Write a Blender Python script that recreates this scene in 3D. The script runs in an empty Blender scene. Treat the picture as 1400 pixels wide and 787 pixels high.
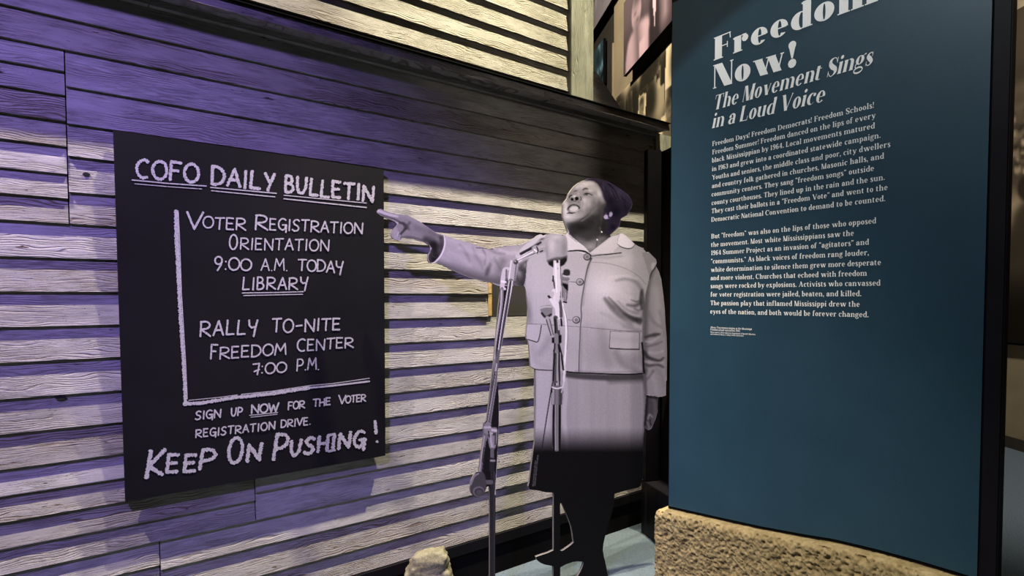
import bpy, bmesh, math, random
import numpy as np
from mathutils import Vector, noise
from mathutils.geometry import tessellate_polygon
random.seed(7); np.random.seed(7)
scene = bpy.context.scene

# ---------------------------------------------------------------- camera
# world: the clapboard wall stands in the plane y = 0 and runs along x; z is up, floor at 0
FPX, CX, CY, PITCH = 820.0, 750.0, 437.6, math.radians(2.1)
YAW = math.radians(-39.1)
CAM = Vector((0.0, -2.341, 1.3))
cam = bpy.data.cameras.new('camera'); camo = bpy.data.objects.new('camera', cam)
scene.collection.objects.link(camo); scene.camera = camo
cam.sensor_width = 36; cam.lens = FPX/1400*36
cam.shift_x = -(CX-700)/1400; cam.shift_y = (CY-393.5)/1400
cam.clip_start = .05; cam.clip_end = 100
camo.location = CAM; camo.rotation_euler = (math.pi/2-PITCH, 0, YAW)
FW = Vector((-math.sin(YAW), math.cos(YAW), 0)); RT = Vector((math.cos(YAW), math.sin(YAW), 0))
def ray(px, py):
    u = (px-CX)/FPX; v = (CY-py)/FPX
    cp, sp = math.cos(PITCH), math.sin(PITCH)
    return FW*(cp+v*sp) + RT*u + Vector((0,0,1))*(v*cp-sp)
def cf(r, d, z=0): return Vector((CAM.x, CAM.y, 0)) + RT*r + FW*d + Vector((0,0,z))
def on_plane(px, py, p0, n):
    r = ray(px, py); return CAM + r*((p0-CAM).dot(n)/r.dot(n))
def on_wall(px, py, y=0.0): return on_plane(px, py, Vector((0,y,0)), Vector((0,1,0)))
def on_floor(px, py, z=0.0): return on_plane(px, py, Vector((0,0,z)), Vector((0,0,1)))
def at_depth(px, py, d):
    r = ray(px, py); return CAM + r*(d/r.dot(FW))

# ---------------------------------------------------------------- world, lights, exposure
w = bpy.data.worlds.new('world'); scene.world = w; w.use_nodes = True
w.node_tree.nodes['Background'].inputs[0].default_value = (.75,.72,.62,1)
w.node_tree.nodes['Background'].inputs[1].default_value = .02
scene.view_settings.view_transform = 'Standard'; scene.view_settings.look = 'None'
scene.view_settings.exposure = 0.0; scene.view_settings.gamma = 1
def spot(name, loc, target, power, color, angle, blend=.3, size=.03):
    l = bpy.data.lights.new(name, 'SPOT'); o = bpy.data.objects.new(name, l); scene.collection.objects.link(o)
    l.energy = power; l.color = color; l.spot_size = math.radians(angle); l.spot_blend = blend; l.shadow_soft_size = size
    o.location = loc; o.rotation_euler = (Vector(target)-Vector(loc)).to_track_quat('-Z','Y').to_euler()
    return o
spot('wall_wash_left',  (-1.7,-.62,5.0), (.25,-.02,1.0), 1200, (1,.88,.77), 56, .5)
spot('wall_wash_middle',(1.15,-.62,5.0), (.9,-.02,1.0), 850, (1,.90,.72), 46, .5)
spot('wall_wash_right', (2.45,-.62,5.0), (1.7,-.02,1.0), 1650, (1,.94,.66), 46, .5)
spot('purple_wash',     (-1.1,-2.1,3.5), (.40,0,.60), 480, (.37,.275,1.0), 60, .9, .12)
spot('figure_light',    (1.5,-1.75,5.0), (1.84,-.4,1.35), 185, (1,.91,.92), 20, .9, .05)
spot('panel_light',     (-.2,-1.3,3.6), (1.93,-1.3,1.02), 125, (.84,.94,1.0), 42, .05, .03)
spot('panel_top_light', (1.58,-1.6,5.2), (1.89,-1.42,.4), 380, (1,.94,.78), 34, .7, .03)
spot('floor_light',     (2.4,-2.1,4.6), (2.2,-1.05,0), 62, (.90,.95,1), 20, .5, .05)
spot('gallery_light',   (4.4,-2.0,4.8), (6.4,-1.2,1.4), 700, (.95,.90,.82), 90, .6, .1)
spot('ledge_fill',     (.9,-3.6,3.2), (2.0,0,2.25), 75, (1,.93,.80), 28, .95, .3)
spot('mural_light',     (2.0,1.4,4.9), (4.1,2.4,3.2), 420, (1,.92,.78), 100, .6, .1)

# ---------------------------------------------------------------- helpers
def link(name, me, mat=None, parent=None):
    o = bpy.data.objects.new(name, me); scene.collection.objects.link(o)
    if mat is not None and me is not None and not me.materials: me.materials.append(mat)
    if parent is not None: o.parent = parent
    return o
def tag(o, label=None, cat=None, group=None, kind=None):
    for k, v in (('label',label),('category',cat),('group',group),('kind',kind)):
        if v: o[k] = v
    return o
def thing(name, loc, label, cat, group=None):
    o = bpy.data.objects.new(name, None); scene.collection.objects.link(o); o.location = loc
    o.empty_display_size = .1
    return tag(o, label, cat, group)
def mesh(name, V, F, mat, parent=None, smooth=False):
    me = bpy.data.meshes.new(name)
    off = Vector(parent.location) if parent is not None else Vector((0,0,0))
    me.from_pydata([tuple(Vector(v)-off) for v in V], [], F); me.validate(); me.update()
    if smooth: me.polygons.foreach_set('use_smooth', [True]*len(me.polygons))
    return link(name, me, mat, parent)
def boxv(lo, hi):
    x0,y0,z0 = lo; x1,y1,z1 = hi
    V = [(x0,y0,z0),(x1,y0,z0),(x1,y1,z0),(x0,y1,z0),(x0,y0,z1),(x1,y0,z1),(x1,y1,z1),(x0,y1,z1)]
    F = [(0,3,2,1),(4,5,6,7),(0,1,5,4),(1,2,6,5),(2,3,7,6),(3,0,4,7)]
    return V, F
def bevel_mesh(o, wd, seg=2):
    bm = bmesh.new(); bm.from_mesh(o.data)
    bmesh.ops.bevel(bm, geom=bm.edges[:], offset=wd, segments=seg, affect='EDGES'); bm.to_mesh(o.data); bm.free()
def box(name, lo, hi, mat, parent=None, bev=0):
    V, F = boxv(lo, hi); o = mesh(name, V, F, mat, parent)
    if bev: bevel_mesh(o, bev)
    return o
def prism(name, pts, z0, z1, mat, parent=None, bev=0):
    """plan polygon (counter clockwise) extruded upwards; z0,z1 numbers"""
    n = len(pts); V = [(p[0],p[1],z0) for p in pts]+[(p[0],p[1],z1) for p in pts]
    F = [tuple(range(n))[::-1], tuple(range(n,2*n))]+[(i,(i+1)%n,n+(i+1)%n,n+i) for i in range(n)]
    o = mesh(name, V, F, mat, parent)
    if bev: bevel_mesh(o, bev)
    return o

# ---------------------------------------------------------------- materials
def newmat(name, rough=.6, metal=0.0, spec=.5):
    m = bpy.data.materials.new(name); m.use_nodes = True
    b = m.node_tree.nodes['Principled BSDF']
    b.inputs['Roughness'].default_value = rough; b.inputs['Metallic'].default_value = metal
    b.inputs['Specular IOR Level'].default_value = spec
    return m, m.node_tree, b
def N(nt, t, **kw):
    n = nt.nodes.new(t)
    for k, v in kw.items():
        if k.startswith('i_'): n.inputs[k[2:].replace('_',' ')].default_value = v
        else: setattr(n, k, v)
    return n
def coords(nt, scale=(1,1,1), rnd=False, kind='Object'):
    tc = N(nt,'ShaderNodeTexCoord'); mp = N(nt,'ShaderNodeMapping'); mp.inputs['Scale'].default_value = scale
    src = tc.outputs[kind]
    if rnd:
        oi = N(nt,'ShaderNodeObjectInfo'); mu = N(nt,'ShaderNodeMath',operation='MULTIPLY'); mu.inputs[1].default_value = 37.0
        nt.links.new(oi.outputs['Random'], mu.inputs[0])
        ad = N(nt,'ShaderNodeVectorMath',operation='ADD')
        cmb = N(nt,'ShaderNodeCombineXYZ')
        for i in range(3): nt.links.new(mu.outputs[0], cmb.inputs[i])
        nt.links.new(src, ad.inputs[0]); nt.links.new(cmb.outputs[0], ad.inputs[1]); src = ad.outputs[0]
    nt.links.new(src, mp.inputs['Vector']); return mp.outputs['Vector']
def tex(nt, vec, scale, detail=5, rough=.6, dist=0.0):
    n = N(nt,'ShaderNodeTexNoise'); n.inputs['Scale'].default_value = scale; n.inputs['Detail'].default_value = detail
    n.inputs['Roughness'].default_value = rough; n.inputs['Distortion'].default_value = dist
    nt.links.new(vec, n.inputs['Vector']); return n.outputs['Fac']
def ramp(nt, fac, stops):
    r = N(nt,'ShaderNodeValToRGB'); e = r.color_ramp.elements
    while len(e) < len(stops): e.new(.5)
    for el, (p, c) in zip(e, stops):
        el.position = p; el.color = (c,c,c,1) if isinstance(c,(int,float)) else tuple(c)+(1,)
    nt.links.new(fac, r.inputs[0]); return r.outputs['Color']
def mix(nt, fac, a, b, mode='MIX'):
    m = N(nt,'ShaderNodeMix', data_type='RGBA', blend_type=mode)
    for inp, v in ((m.inputs[0],fac),(m.inputs[6],a),(m.inputs[7],b)):
        if isinstance(v,(int,float)): inp.default_value = v
        elif isinstance(v, tuple): inp.default_value = v+(1,) if len(v)==3 else v
        else: nt.links.new(v, inp)
    return m.outputs[2]
def bump(nt, b, h, strength=.5, dist=.002):
    n = N(nt,'ShaderNodeBump'); n.inputs['Strength'].default_value = strength; n.inputs['Distance'].default_value = dist
    nt.links.new(h, n.inputs['Height']); nt.links.new(n.outputs[0], b.inputs['Normal'])
def plain(name, col, rough=.6, var=.15, scale=8, metal=0, spec=.5):
    m, nt, b = newmat(name, rough, metal, spec)
    f = tex(nt, coords(nt), scale, 4)
    c = ramp(nt, f, [(.3, tuple(x*(1-var) for x in col)), (.7, tuple(min(1,x*(1+var)) for x in col))])
    nt.links.new(c, b.inputs['Base Color']); return m

def paint_wood(name, base, grain, bare, peel=.62, worn=.5, vertical=False):
    """old white paint over sawn wood: grain, cathedral rings, specks and flaked patches"""
    m, nt, b = newmat(name, .75, 0, .25)
    S = (1,1,1)
    def c(sx, sz):
        return coords(nt, (sz,1,sx) if vertical else (sx,1,sz), rnd=True)
    fine = tex(nt, c(3,90), 6, 5, .65)
    g0 = ramp(nt, fine, [(.34,1.0),(.50,0.0)])
    gmask = ramp(nt, tex(nt, c(1.3,3.5), 2.0, 3), [(.40,.10),(.60,1.0)])
    gmul = N(nt,'ShaderNodeMath',operation='MULTIPLY'); nt.links.new(g0, gmul.inputs[0]); nt.links.new(gmask, gmul.inputs[1]); g1 = gmul.outputs[0]
    rings = N(nt,'ShaderNodeTexWave', wave_type='BANDS', bands_direction='Z' if not vertical else 'X', wave_profile='SIN')
    rings.inputs['Scale'].default_value = 13; rings.inputs['Distortion'].default_value = 13
    rings.inputs['Detail'].default_value = .6; rings.inputs['Detail Scale'].default_value = .9; rings.inputs['Detail Roughness'].default_value = .4
    nt.links.new(c(.8,3.2), rings.inputs['Vector'])
    r1 = ramp(nt, rings.outputs['Fac'], [(.0,1.0),(.42,.0)])
    rmask = ramp(nt, tex(nt, c(1.2,6), 2.2, 3), [(.44,0.0),(.56,1.0)])
    rr = N(nt,'ShaderNodeMath',operation='MULTIPLY'); nt.links.new(r1, rr.inputs[0]); nt.links.new(rmask, rr.inputs[1])
    soft = tex(nt, c(2.0,9), 3, 4)
    col = mix(nt, ramp(nt, soft, [(.3,0.0),(.75,1.0)]), tuple(x*.70 for x in base), base)
    smg = ramp(nt, tex(nt, c(2.6,15), 2.4, 5, .7, .5), [(.50,0.0),(.68,.55)])
    col = mix(nt, smg, col, tuple(x*.38 for x in base))
    gm = N(nt,'ShaderNodeMath',operation='MULTIPLY'); gm.inputs[1].default_value = worn*.8; nt.links.new(g1, gm.inputs[0])
    col = mix(nt, gm.outputs[0], col, grain)
    rm = N(nt,'ShaderNodeMath',operation='MULTIPLY'); rm.inputs[1].default_value = worn*1.0; nt.links.new(rr.outputs[0], rm.inputs[0])
    col = mix(nt, rm.outputs[0], col, grain)
    # small dark dents and dirt dashes
    sp = ramp(nt, tex(nt, c(22,75), 2.2, 3, .7), [(.655,0.0),(.69,1.0)])
    spm = ramp(nt, tex(nt, c(2.2,8), 1.6, 2), [(.5,0.0),(.62,1.0)])
    s2 = N(nt,'ShaderNodeMath',operation='MULTIPLY'); nt.links.new(sp, s2.inputs[0]); nt.links.new(spm, s2.inputs[1])
    col = mix(nt, s2.outputs[0], col, tuple(x*.22 for x in bare))
    # flaked patches
    pf = ramp(nt, tex(nt, c(3.6,17), 1.9, 7, .68), [(peel,0.0),(peel+.012,1.0)])
    barec = mix(nt, g1, bare, tuple(x*.55 for x in bare))
    col = mix(nt, pf, col, barec)
    oi = N(nt,'ShaderNodeObjectInfo'); tone = ramp(nt, oi.outputs['Random'], [(0,(.80,.79,.78)),(.5,(.93,.92,.9)),(1,(1,1,1))])
    col = mix(nt, 1.0, col, tone, 'MULTIPLY')
    nt.links.new(col, b.inputs['Base Color'])
    h = N(nt,'ShaderNodeMath',operation='ADD'); nt.links.new(g1, h.inputs[0]); nt.links.new(rr.outputs[0], h.inputs[1])
    h2 = N(nt,'ShaderNodeMath',operation='ADD'); nt.links.new(h.outputs[0], h2.inputs[0]); nt.links.new(pf, h2.inputs[1])
    inv = N(nt,'ShaderNodeMath',operation='MULTIPLY'); inv.inputs[1].default_value = -1; nt.links.new(h2.outputs[0], inv.inputs[0])
    bump(nt, b, inv.outputs[0], .8, .0022)
    return m
M = {}
M['clap'] = paint_wood('weathered_white_paint', (.50,.47,.455), (.22,.17,.13), (.095,.060,.052), .665, .50)
M['clap_worn'] = paint_wood('worn_white_paint', (.46,.43,.40), (.17,.12,.085), (.13,.085,.055), .66, 1.0)
M['clap_up'] = paint_wood('cream_paint', (.40,.375,.32), (.15,.11,.06), (.15,.10,.05), .665, 1.0)
M['post'] = paint_wood('cream_post_paint', (.40,.39,.32), (.25,.23,.17), (.16,.13,.09), .70, .5, True)
M['fascia'] = paint_wood('fascia_paint', (.44,.40,.40), (.10,.08,.08), (.07,.05,.05), .64, .8)
M['raw'] = plain('raw_pine', (.62,.40,.15), .7, .25, 60)
M['black'] = plain('matte_black', (.005,.0045,.0045), .8, .3, 6, 0, .05)
M['blackgloss'] = plain('satin_black', (.006,.005,.007), .5, .3, 4, 0, .12)
M['sheath'] = plain('dark_sheathing', (.035,.032,.026), .85)
M['knot'] = plain('knot_hole_black', (.008,.006,.006), .9)
# ---------------------------------------------------------------- room shell
def carpet():
    m, nt, b = newmat('blue_grey_carpet', .95, 0, .1)
    f = tex(nt, coords(nt,(1,1,1)), 260, 4, .8); s = tex(nt, coords(nt,(40,260,1)), 1.2, 3)
    c = ramp(nt, f, [(.35,(.03,.045,.052)),(.65,(.155,.195,.215))])
    c = mix(nt, .45, c, ramp(nt, s, [(.3,(.03,.045,.06)),(.7,(.175,.205,.245))]))
    nt.links.new(c, b.inputs['Base Color']); bump(nt, b, f, .6, .004); return m
M['carpet'] = carpet()
fl = box('floor', (-6,-8,-.06), (9,9,0), M['carpet']); tag(fl, kind='structure')
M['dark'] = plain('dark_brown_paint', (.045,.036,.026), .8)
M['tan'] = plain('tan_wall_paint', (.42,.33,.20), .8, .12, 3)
ce = box('ceiling', (-6,-8,5.6), (9,9,5.7), plain('black_ceiling',(.012,.011,.010),.9)); tag(ce, kind='structure')
wb = box('wall_back', (-6,8.9,0), (9,9.0,5.6), M['dark']); tag(wb, kind='structure')
wl = box('wall_west', (-6.1,-8,0), (-6,9,5.6), M['dark']); tag(wl, kind='structure')
wf = box('wall_front', (-6,-8.1,0), (9,-8,5.6), M['dark']); tag(wf, kind='structure')

# ---------------------------------------------------------------- clapboard wall
K0 = on_wall(0, 407.5)          # eye-level point of the wall seen at the left frame edge
def zrow(y0): return on_wall(0, y0).z
def xw(px, py=407.5, y=0.0): return on_wall(px, py, y).x
XR = xw(893, 190)               # right end of the boards
LP = .100
zt = on_wall(350, 9, -LP).z
wall = box('wall_left', (-1.6,.002,0), (XR+.05,.12,zt-.01), M['sheath']); tag(wall, kind='structure')
def clapboard(x0, x1, z0, z1, mat, parent, y=0.0, step=.0128, name='clapboard'):
    """one board: thin at the top, a proud butt at the bottom edge with slightly uneven saw line"""
    n = max(2, min(7, int((x1-x0)/.25)+1)); V = []; F = []
    bow = [random.uniform(-.0007,.0007) for _ in range(n+1)]
    zb = [random.uniform(-.0009,.0009) for _ in range(n+1)]
    top = .0022
    for i in range(n+1):
        x = x0+(x1-x0)*i/n
        V += [(x, y-step-bow[i], z0+zb[i]), (x, y-step-bow[i]*.5+.0002, z0+.002+zb[i]), (x, y-top, z1+.004), (x, y+.001, z1+.004), (x, y+.001, z0+zb[i])]
    for i in range(n):
        a = i*5; b_ = a+5
        for j in range(5): F.append((a+j, b_+j, b_+(j+1)%5, a+(j+1)%5))
    F += [(4,3,2,1,0), tuple(n*5+k for k in range(5))]
    lo = Vector((x0, y, z0))
    me = bpy.data.meshes.new(name); me.from_pydata([tuple(Vector(v)-lo) for v in V], [], F); me.update()
    o = bpy.data.objects.new(name, me); scene.collection.objects.link(o); me.materials.append(mat)
    o.parent = parent; o.location = lo; return o
gapx = .0016
def mpick(p=.4): return M['clap_worn'] if random.random() < p else M['clap']
XA, XB, XC_ = xw(91,180), xw(218,750), xw(348,680)
XL = -1.6
def seg(y_top, y_bot, x0, x1, worn=.4, mat=None):
    clapboard(x0+gapx, x1-gapx, zrow(y_bot), zrow(y_top), mat or mpick(worn), wall)
rows_top = [-44,6,51]
clapboard(XL+gapx, XR-gapx, zrow(-44), zt-.012, M['clap'], wall)
for a, b_ in zip(rows_top, rows_top[1:]): seg(a, b_, XL, XR, .3)
left_rows = [51,83,117,154,190,229,264,300]
for a, b_ in zip(left_rows, left_rows[1:]): seg(a, b_, XL, XA, .7)
right_rows = [51,103,156,203,254,300]
for i, (a, b_) in enumerate(zip(right_rows, right_rows[1:])): seg(a, b_, XA, XR, .25, M['clap'] if i < 2 else None)
XG0, XG1 = xw(666,410), xw(742,410)
for a, b_ in ((300,350),(350,398),(398,447),(447,495.5),(495.5,545),(545,593)):
    if a in (350,398):
        seg(a, b_, XL, XG0, .4); seg(a, b_, XG1, XR, .4)
    else: seg(a, b_, XL, XR, .45)
mid = xw(350,680)
for a, b_ in ((593,641),(641,677.6),(677.6,713),(713,750),(750,784.6)): seg(a, b_, XL, XC_, .6)
for a, b_ in ((593,639.5),(639.5,691),(691,736.4),(736.4,784.6)): seg(a, b_, XC_, XR, .35)
for a, b_ in ((784.6,821),(821,858),(858,894),(894,926)): seg(a, b_, XL, XB, .5)
for a, b_ in ((784.6,829.7),(829.7,879.5),(879.5,926)): seg(a, b_, XB, XR, .3)
# opening behind the figure: two sawn pine ends and a recessed dark board
zg = [zrow(350), zrow(398), zrow(447)]
for z1, z0 in zip(zg, zg[1:]):
    box('sawn_board_end', (XG0,-.010,z0+.002), (XG0+.020,0,z1-.002), M['raw'], wall, .0008)
box('recess_board', (XG0+.021,-.004,zg[2]), (XG1-.003,.001,zg[0]), M['sheath'], wall)
for px, py, rx in ((118,238,.0095),(83,543,.013)):
    p = on_wall(px, py, -.0110); V = [(p.x,p.y,p.z)]
    for k in range(14): t = k/14*math.tau; V.append((p.x+rx*math.cos(t), p.y, p.z+rx*.55*math.sin(t)))
    for k in range(14): t = k/14*math.tau; V.append((p.x+rx*math.cos(t), p.y+.004, p.z+rx*.55*math.sin(t)))
    mesh('knot_hole', V, [(0,1+k,1+(k+1)%14) for k in range(14)]+[(1+k,15+k,15+(k+1)%14,1+(k+1)%14) for k in range(14)], M['knot'], wall)

# black base under the boards
bb = box('baseboard_left', (XL,-.018,0), (XR,.0,zrow(926)-.002), M['black']); tag(bb, kind='structure')
box('base_ledge', (XL,-.026,zrow(926)-.05), (XR,-.018,zrow(926)-.003), M['blackgloss'], bb)

# ledge (fascia, soffit, bed mould)
LP = .100
zt = on_wall(350, 9, -LP).z; zb = on_wall(350, 24.5, -LP).z
XE = on_wall(916, 170, -LP).x
led = thing('trim_1', (0,-LP,zb), None, None); led['kind'] = 'structure'
cuts = [XL, xw(60,0,-LP), xw(521,60,-LP), xw(745,110,-LP), XE]
for a, b_ in zip(cuts, cuts[1:]):
    o = clapboard(a+.0008, b_-.0008, zb, zt-.004, M['fascia'], led, -LP+.012, .012, 'fascia_board'); o.location = Vector(o.location)-Vector(led.location)
box('soffit', (XL,-LP+.012,zb+.004), (XE,-.001,zb+.016), M['fascia'], led)
box('ledge_top', (XL,-LP-.007,zt-.002), (XE,.0,zt+.002), M['black'], led)
box('bed_mould', (XL,-.026,zb-.018), (XR+.01,-.002,zb+.004), M['clap'], led)
# end board under the ledge
t3 = box('trim_2', (XR+.002,-.02,0), (xw(930,190),.0,zb), M['post']); tag(t3, kind='structure')

# upper storey
XU = xw(776, 60); XU2 = xw(806.5, 60)
up = box('wall_upper', (XL,.002,zt), (XU2,.14,5.2), M['sheath']); tag(up, kind='structure')
off = Vector(up.location)
yy = -96
for i in range(17):
    nxt = yy-51+random.uniform(-4,4)
    clapboard(XL, XU, zrow(yy), zrow(nxt), M['clap_up'], up, 0, .0128)
    yy = nxt
cp = box('trim_3', (XU,-.028,zt+.006), (XU2,.06,5.2), M['post'], None, .002); tag(cp, kind='structure')
# sloping board beside the corner post
p0, p1 = on_wall(800,88,.5), on_wall(842,146,.5); d_ = (p1-p0).normalized(); n_ = Vector((-d_.z,0,d_.x))
q0, q1 = on_wall(800,82,.5), on_wall(848,152,.5)
V = []
for yv in (.48,.52):
    for p in (q0, q1, q1-n_*.30, q0-n_*.30): V.append((p.x, yv, p.z))
rk = mesh('trim_4', V, [(3,2,1,0),(4,5,6,7),(0,1,5,4),(1,2,6,5),(2,3,7,6),(3,0,4,7)], M['fascia']); tag(rk, kind='structure')

# ---------------------------------------------------------------- black partition and plinth right of the wall
def cfp(px, py_floor, d=None):
    return on_floor(px, py_floor)
A = on_floor(876.5, 727); B = on_floor(900, 745.5)
dA = (B-A).normalized(); nA = Vector((-dA.y, dA.x, 0))   # towards the right, away from the viewer
if nA.dot(RT) < 0: nA = -nA
E_ = A + dA*.62
ztop = at_depth(879, 655.5, (A-CAM).dot(FW)).z
pts = [A, E_, E_+nA*.30, A+nA*.30]
pl = prism('plinth', pts, 0, ztop, M['blackgloss'], None, .002)
tag(pl, 'low black plinth on the carpet left of the rough stone base', 'plinth')
zp = at_depth(877, 206, (A-CAM).dot(FW)).z
pa = thing('black_partition', A+nA*.05, 'tall black partition standing on the low plinth behind the blue panel', 'partition')
a0 = A+nA*.055+dA*.002; RTn = RT
def sq(p, u, v, a, b_): return [p, p+u*a, p+u*a+v*b_, p+v*b_]
prism('partition_panel', sq(a0+nA*.05, dA, nA, .60, .03), ztop+.0015, zp, M['black'], pa)
prism('end_post', sq(A+nA*.004, nA, dA, .085, .045), ztop+.0015, zp, M['blackgloss'], pa, .003)

# ---------------------------------------------------------------- blue panel on the stone base
# plan curve of the panel from the inverse depth seen along its text
def inv(x):
    if x < 974: return 207+.215*(x-974)
    return 207+.238*(x-974)
KD = 2.45*inv(913)
PX = list(range(905, 1381, 5))
plan = []
for x in PX:
    d = KD/inv(x); plan.append(cf((x-CX)/FPX*d, d))
# smooth plan
for _ in range(6): plan = [plan[0]]+[(plan[i-1]+plan[i]*2+plan[i+1])/4 for i in range(1,len(plan)-1)]+[plan[-1]]
S_ = [0.0]
for a, b_ in zip(plan, plan[1:]): S_.append(S_[-1]+(b_-a).length)
def to_panel(px, py):
    r = ray(px, py); best = None
    for i in range(len(plan)-1):
        a, b_ = plan[i], plan[i+1]; e = b_-a
        det = r.x*(-e.y)+e.x*r.y
        if abs(det) < 1e-9: continue
        dx, dy = a.x-CAM.x, a.y-CAM.y
        t = (dx*(-e.y)+e.x*dy)/det; u = (r.x*dy-r.y*dx)/det
        if -1e-6 <= u <= 1+1e-6 and t > 0: return S_[i]+u*(S_[i+1]-S_[i]), CAM.z+r.z*t
    return None
def panel_pt(s, z, off=0.0):
    i = 0
    i = min(len(S_)-2, max(0, int(np.searchsorted(S_, s))-1))
    u = (s-S_[i])/(S_[i+1]-S_[i]); p = plan[i].lerp(plan[i+1], u); e = (plan[i+1]-plan[i]).normalized()
    n = Vector((e.y,-e.x,0))
    if n.dot(Vector((CAM.x,CAM.y,0))-p) < 0: n = -n
    return Vector((p.x+n.x*off, p.y+n.y*off, z))
sL, _ = to_panel(916.5, 400); sR, _ = to_panel(1346, 400)
edge = [(913,695),(973,708.7),(1040,723.6),(1099,734.7),(1140,741.5),(1196,755),(1251,770),(1307,787),(1338,797)]
es = [to_panel(*e) for e in edge]
def zbot(s): return float(np.interp(s, [e[0] for e in es], [e[1] for e in es]))
def panel_mat():
    m, nt, b = newmat('teal_blue_vinyl', .42, 0, .35)
    f = tex(nt, coords(nt), 3.5, 5, .6); g = tex(nt, coords(nt,(1,1,1)), 300, 2)
    c = ramp(nt, f, [(.3,(.010,.039,.066)),(.7,(.016,.052,.084))])
    c = mix(nt, .25, c, ramp(nt, g, [(.35,(.009,.030,.042)),(.65,(.023,.062,.085))]))
    nt.links.new(c, b.inputs['Base Color']); bump(nt, b, g, .12, .0005); return m
M['panel'] = panel_mat()
pan = thing('text_panel', panel_pt((sL+sR)/2, .45), 'tall dark teal panel with white printed history text, standing on the stone base', 'panel')
ZT = 2.62
def sheet(name, s0, s1, off0, off1, zlo, zhi, mat, parent, n=40):
    V = []; F = []
    for i in range(n+1):
        s = s0+(s1-s0)*i/n; zl = zlo(s) if callable(zlo) else zlo
        V += [panel_pt(s, zl, off1), panel_pt(s, zhi, off1), panel_pt(s, zhi, off0), panel_pt(s, zl, off0)]
    for i in range(n):
        a = i*4; b_ = a+4
        for j in range(4): F.append((a+j, b_+j, b_+(j+1)%4, a+(j+1)%4))
    F += [(0,1,2,3), (n*4+3,n*4+2,n*4+1,n*4)]
    return mesh(name, V, F, mat, parent)
ztl = to_panel(917.5, 5)[1]
sheet('panel_face', sL, sR, -.004, .0, lambda s: zbot(s)+.012, ztl, M['panel'], pan)
sheet('header_strip', sL, sR, -.004, -.001, ztl+.001, ztl+.30, M['blackgloss'], pan)
sheet('panel_backing', sL-.006, sR+.004, -.030, -.0045, lambda s: zbot(s)+.002, ztl+.30, M['black'], pan)
sheet('bottom_edge', sL-.006, sR+.004, -.0045, .004, lambda s: zbot(s)+.002, lambda s: 0, M['black'], pan) if False else None
# side post on the right edge
pe = panel_pt(sR+.006, 0); e_ = (panel_pt(sR,0)-panel_pt(sR-.05,0)).normalized(); n2 = panel_pt(sR,0,.05)-panel_pt(sR,0,0); n2.normalize()
pr = ray(1387,10); 
prism('edge_post', sq(pe-n2*.035, e_, n2, .040, .039), 0.0, ztl+.30, M['blackgloss'], pan, .003)

# text bits get added later
# ---------------------------------------------------------------- rough stone base
def stone_mat(name, c0, c1, c2, sc=1.0):
    m, nt, b = newmat(name, .9, 0, .15)
    f = tex(nt, coords(nt), 14*sc, 8, .65); g = tex(nt, coords(nt), 60*sc, 6, .7, .6)
    c = ramp(nt, f, [(.3,c0),(.55,c1),(.75,c2)])
    c = mix(nt, .35, c, ramp(nt, g, [(.35,tuple(x*.6 for x in c0)),(.65,c2)]))
    nt.links.new(c, b.inputs['Base Color']); bump(nt, b, g, .6, .004); return m
M['stone'] = stone_mat('rough_sandy_stone', (.165,.12,.05), (.28,.215,.10), (.42,.34,.19))
def stone_base():
    s0 = to_panel(913,695)[0]-.04; s1 = sR+.003
    n = 430; V = []; F = []
    prof = []     # (offset towards viewer, height fraction)
    R = .022; off = .050
    for k in range(7): a = k/6*math.pi/2; prof.append((off-R+R*math.sin(a), -(R-R*math.cos(a))))
    prof = [(-.05,0),(0.0,0),(off-R-.004,0)]+prof
    m = 130
    for i in range(n+1):
        s = s0+(s1-s0)*i/n
        ss = min(max(s, S_[0]), S_[-1])
        zt_ = zbot(s); endr = max(0, .03-(s-s0)); dz = -(.03-math.sqrt(max(0,.03**2-endr**2)))*.7; pull = dz*.9
        col = []
        for (o_, dzp) in prof: col.append((o_+ (pull if o_ > 0 else 0), zt_+dz+dzp))
        zlow = col[-1][1]
        for k in range(1, m+1):
            z = zlow*(1-k/m); col.append((off+pull, z))
        base = panel_pt(ss, 0); e = (panel_pt(ss+.01,0)-panel_pt(ss-.01,0)).normalized(); nn = (panel_pt(ss,0,.1)-base).normalized()
        for j, (o_, z) in enumerate(col):
            p = base+e*(s-ss)+nn*o_; p.z = z
            q = Vector((p.x*1.0,p.y*1.0,p.z*1.15))
            h = noise.fractal(q*26, .9, 2.1, 5)*.5
            r_ = noise.ridged_multi_fractal(q*34+Vector((3,1,7)), .8, 2.2, 4, .9, 2.0)
            pit = max(0, noise.noise(q*62)-.10)*.75+max(0, noise.noise(q*125+Vector((9,9,9)))-.10)*.55
            amp = .0 if o_ < 0 else (.25 if j < 6 else 1.0)
            disp = (h*.006 - max(0,1.15-r_)*.004 - pit*.026)*amp
            p = p+nn*disp
            if j < 6: p.z += disp*.6
            V.append(p)
    m2 = len(prof)+m
    for i in range(n):
        for j in range(m2-1):
            a = i*m2+j; F.append((a, a+1, a+m2+1, a+m2))
    # left end cap and back
    F.append(tuple(range(m2))[::-1])
    return mesh('stone_base', V, F, M['stone'], None, True)
sb = stone_base(); tag(sb, 'rough sandy stone base carrying the blue panel', 'base')

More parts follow.
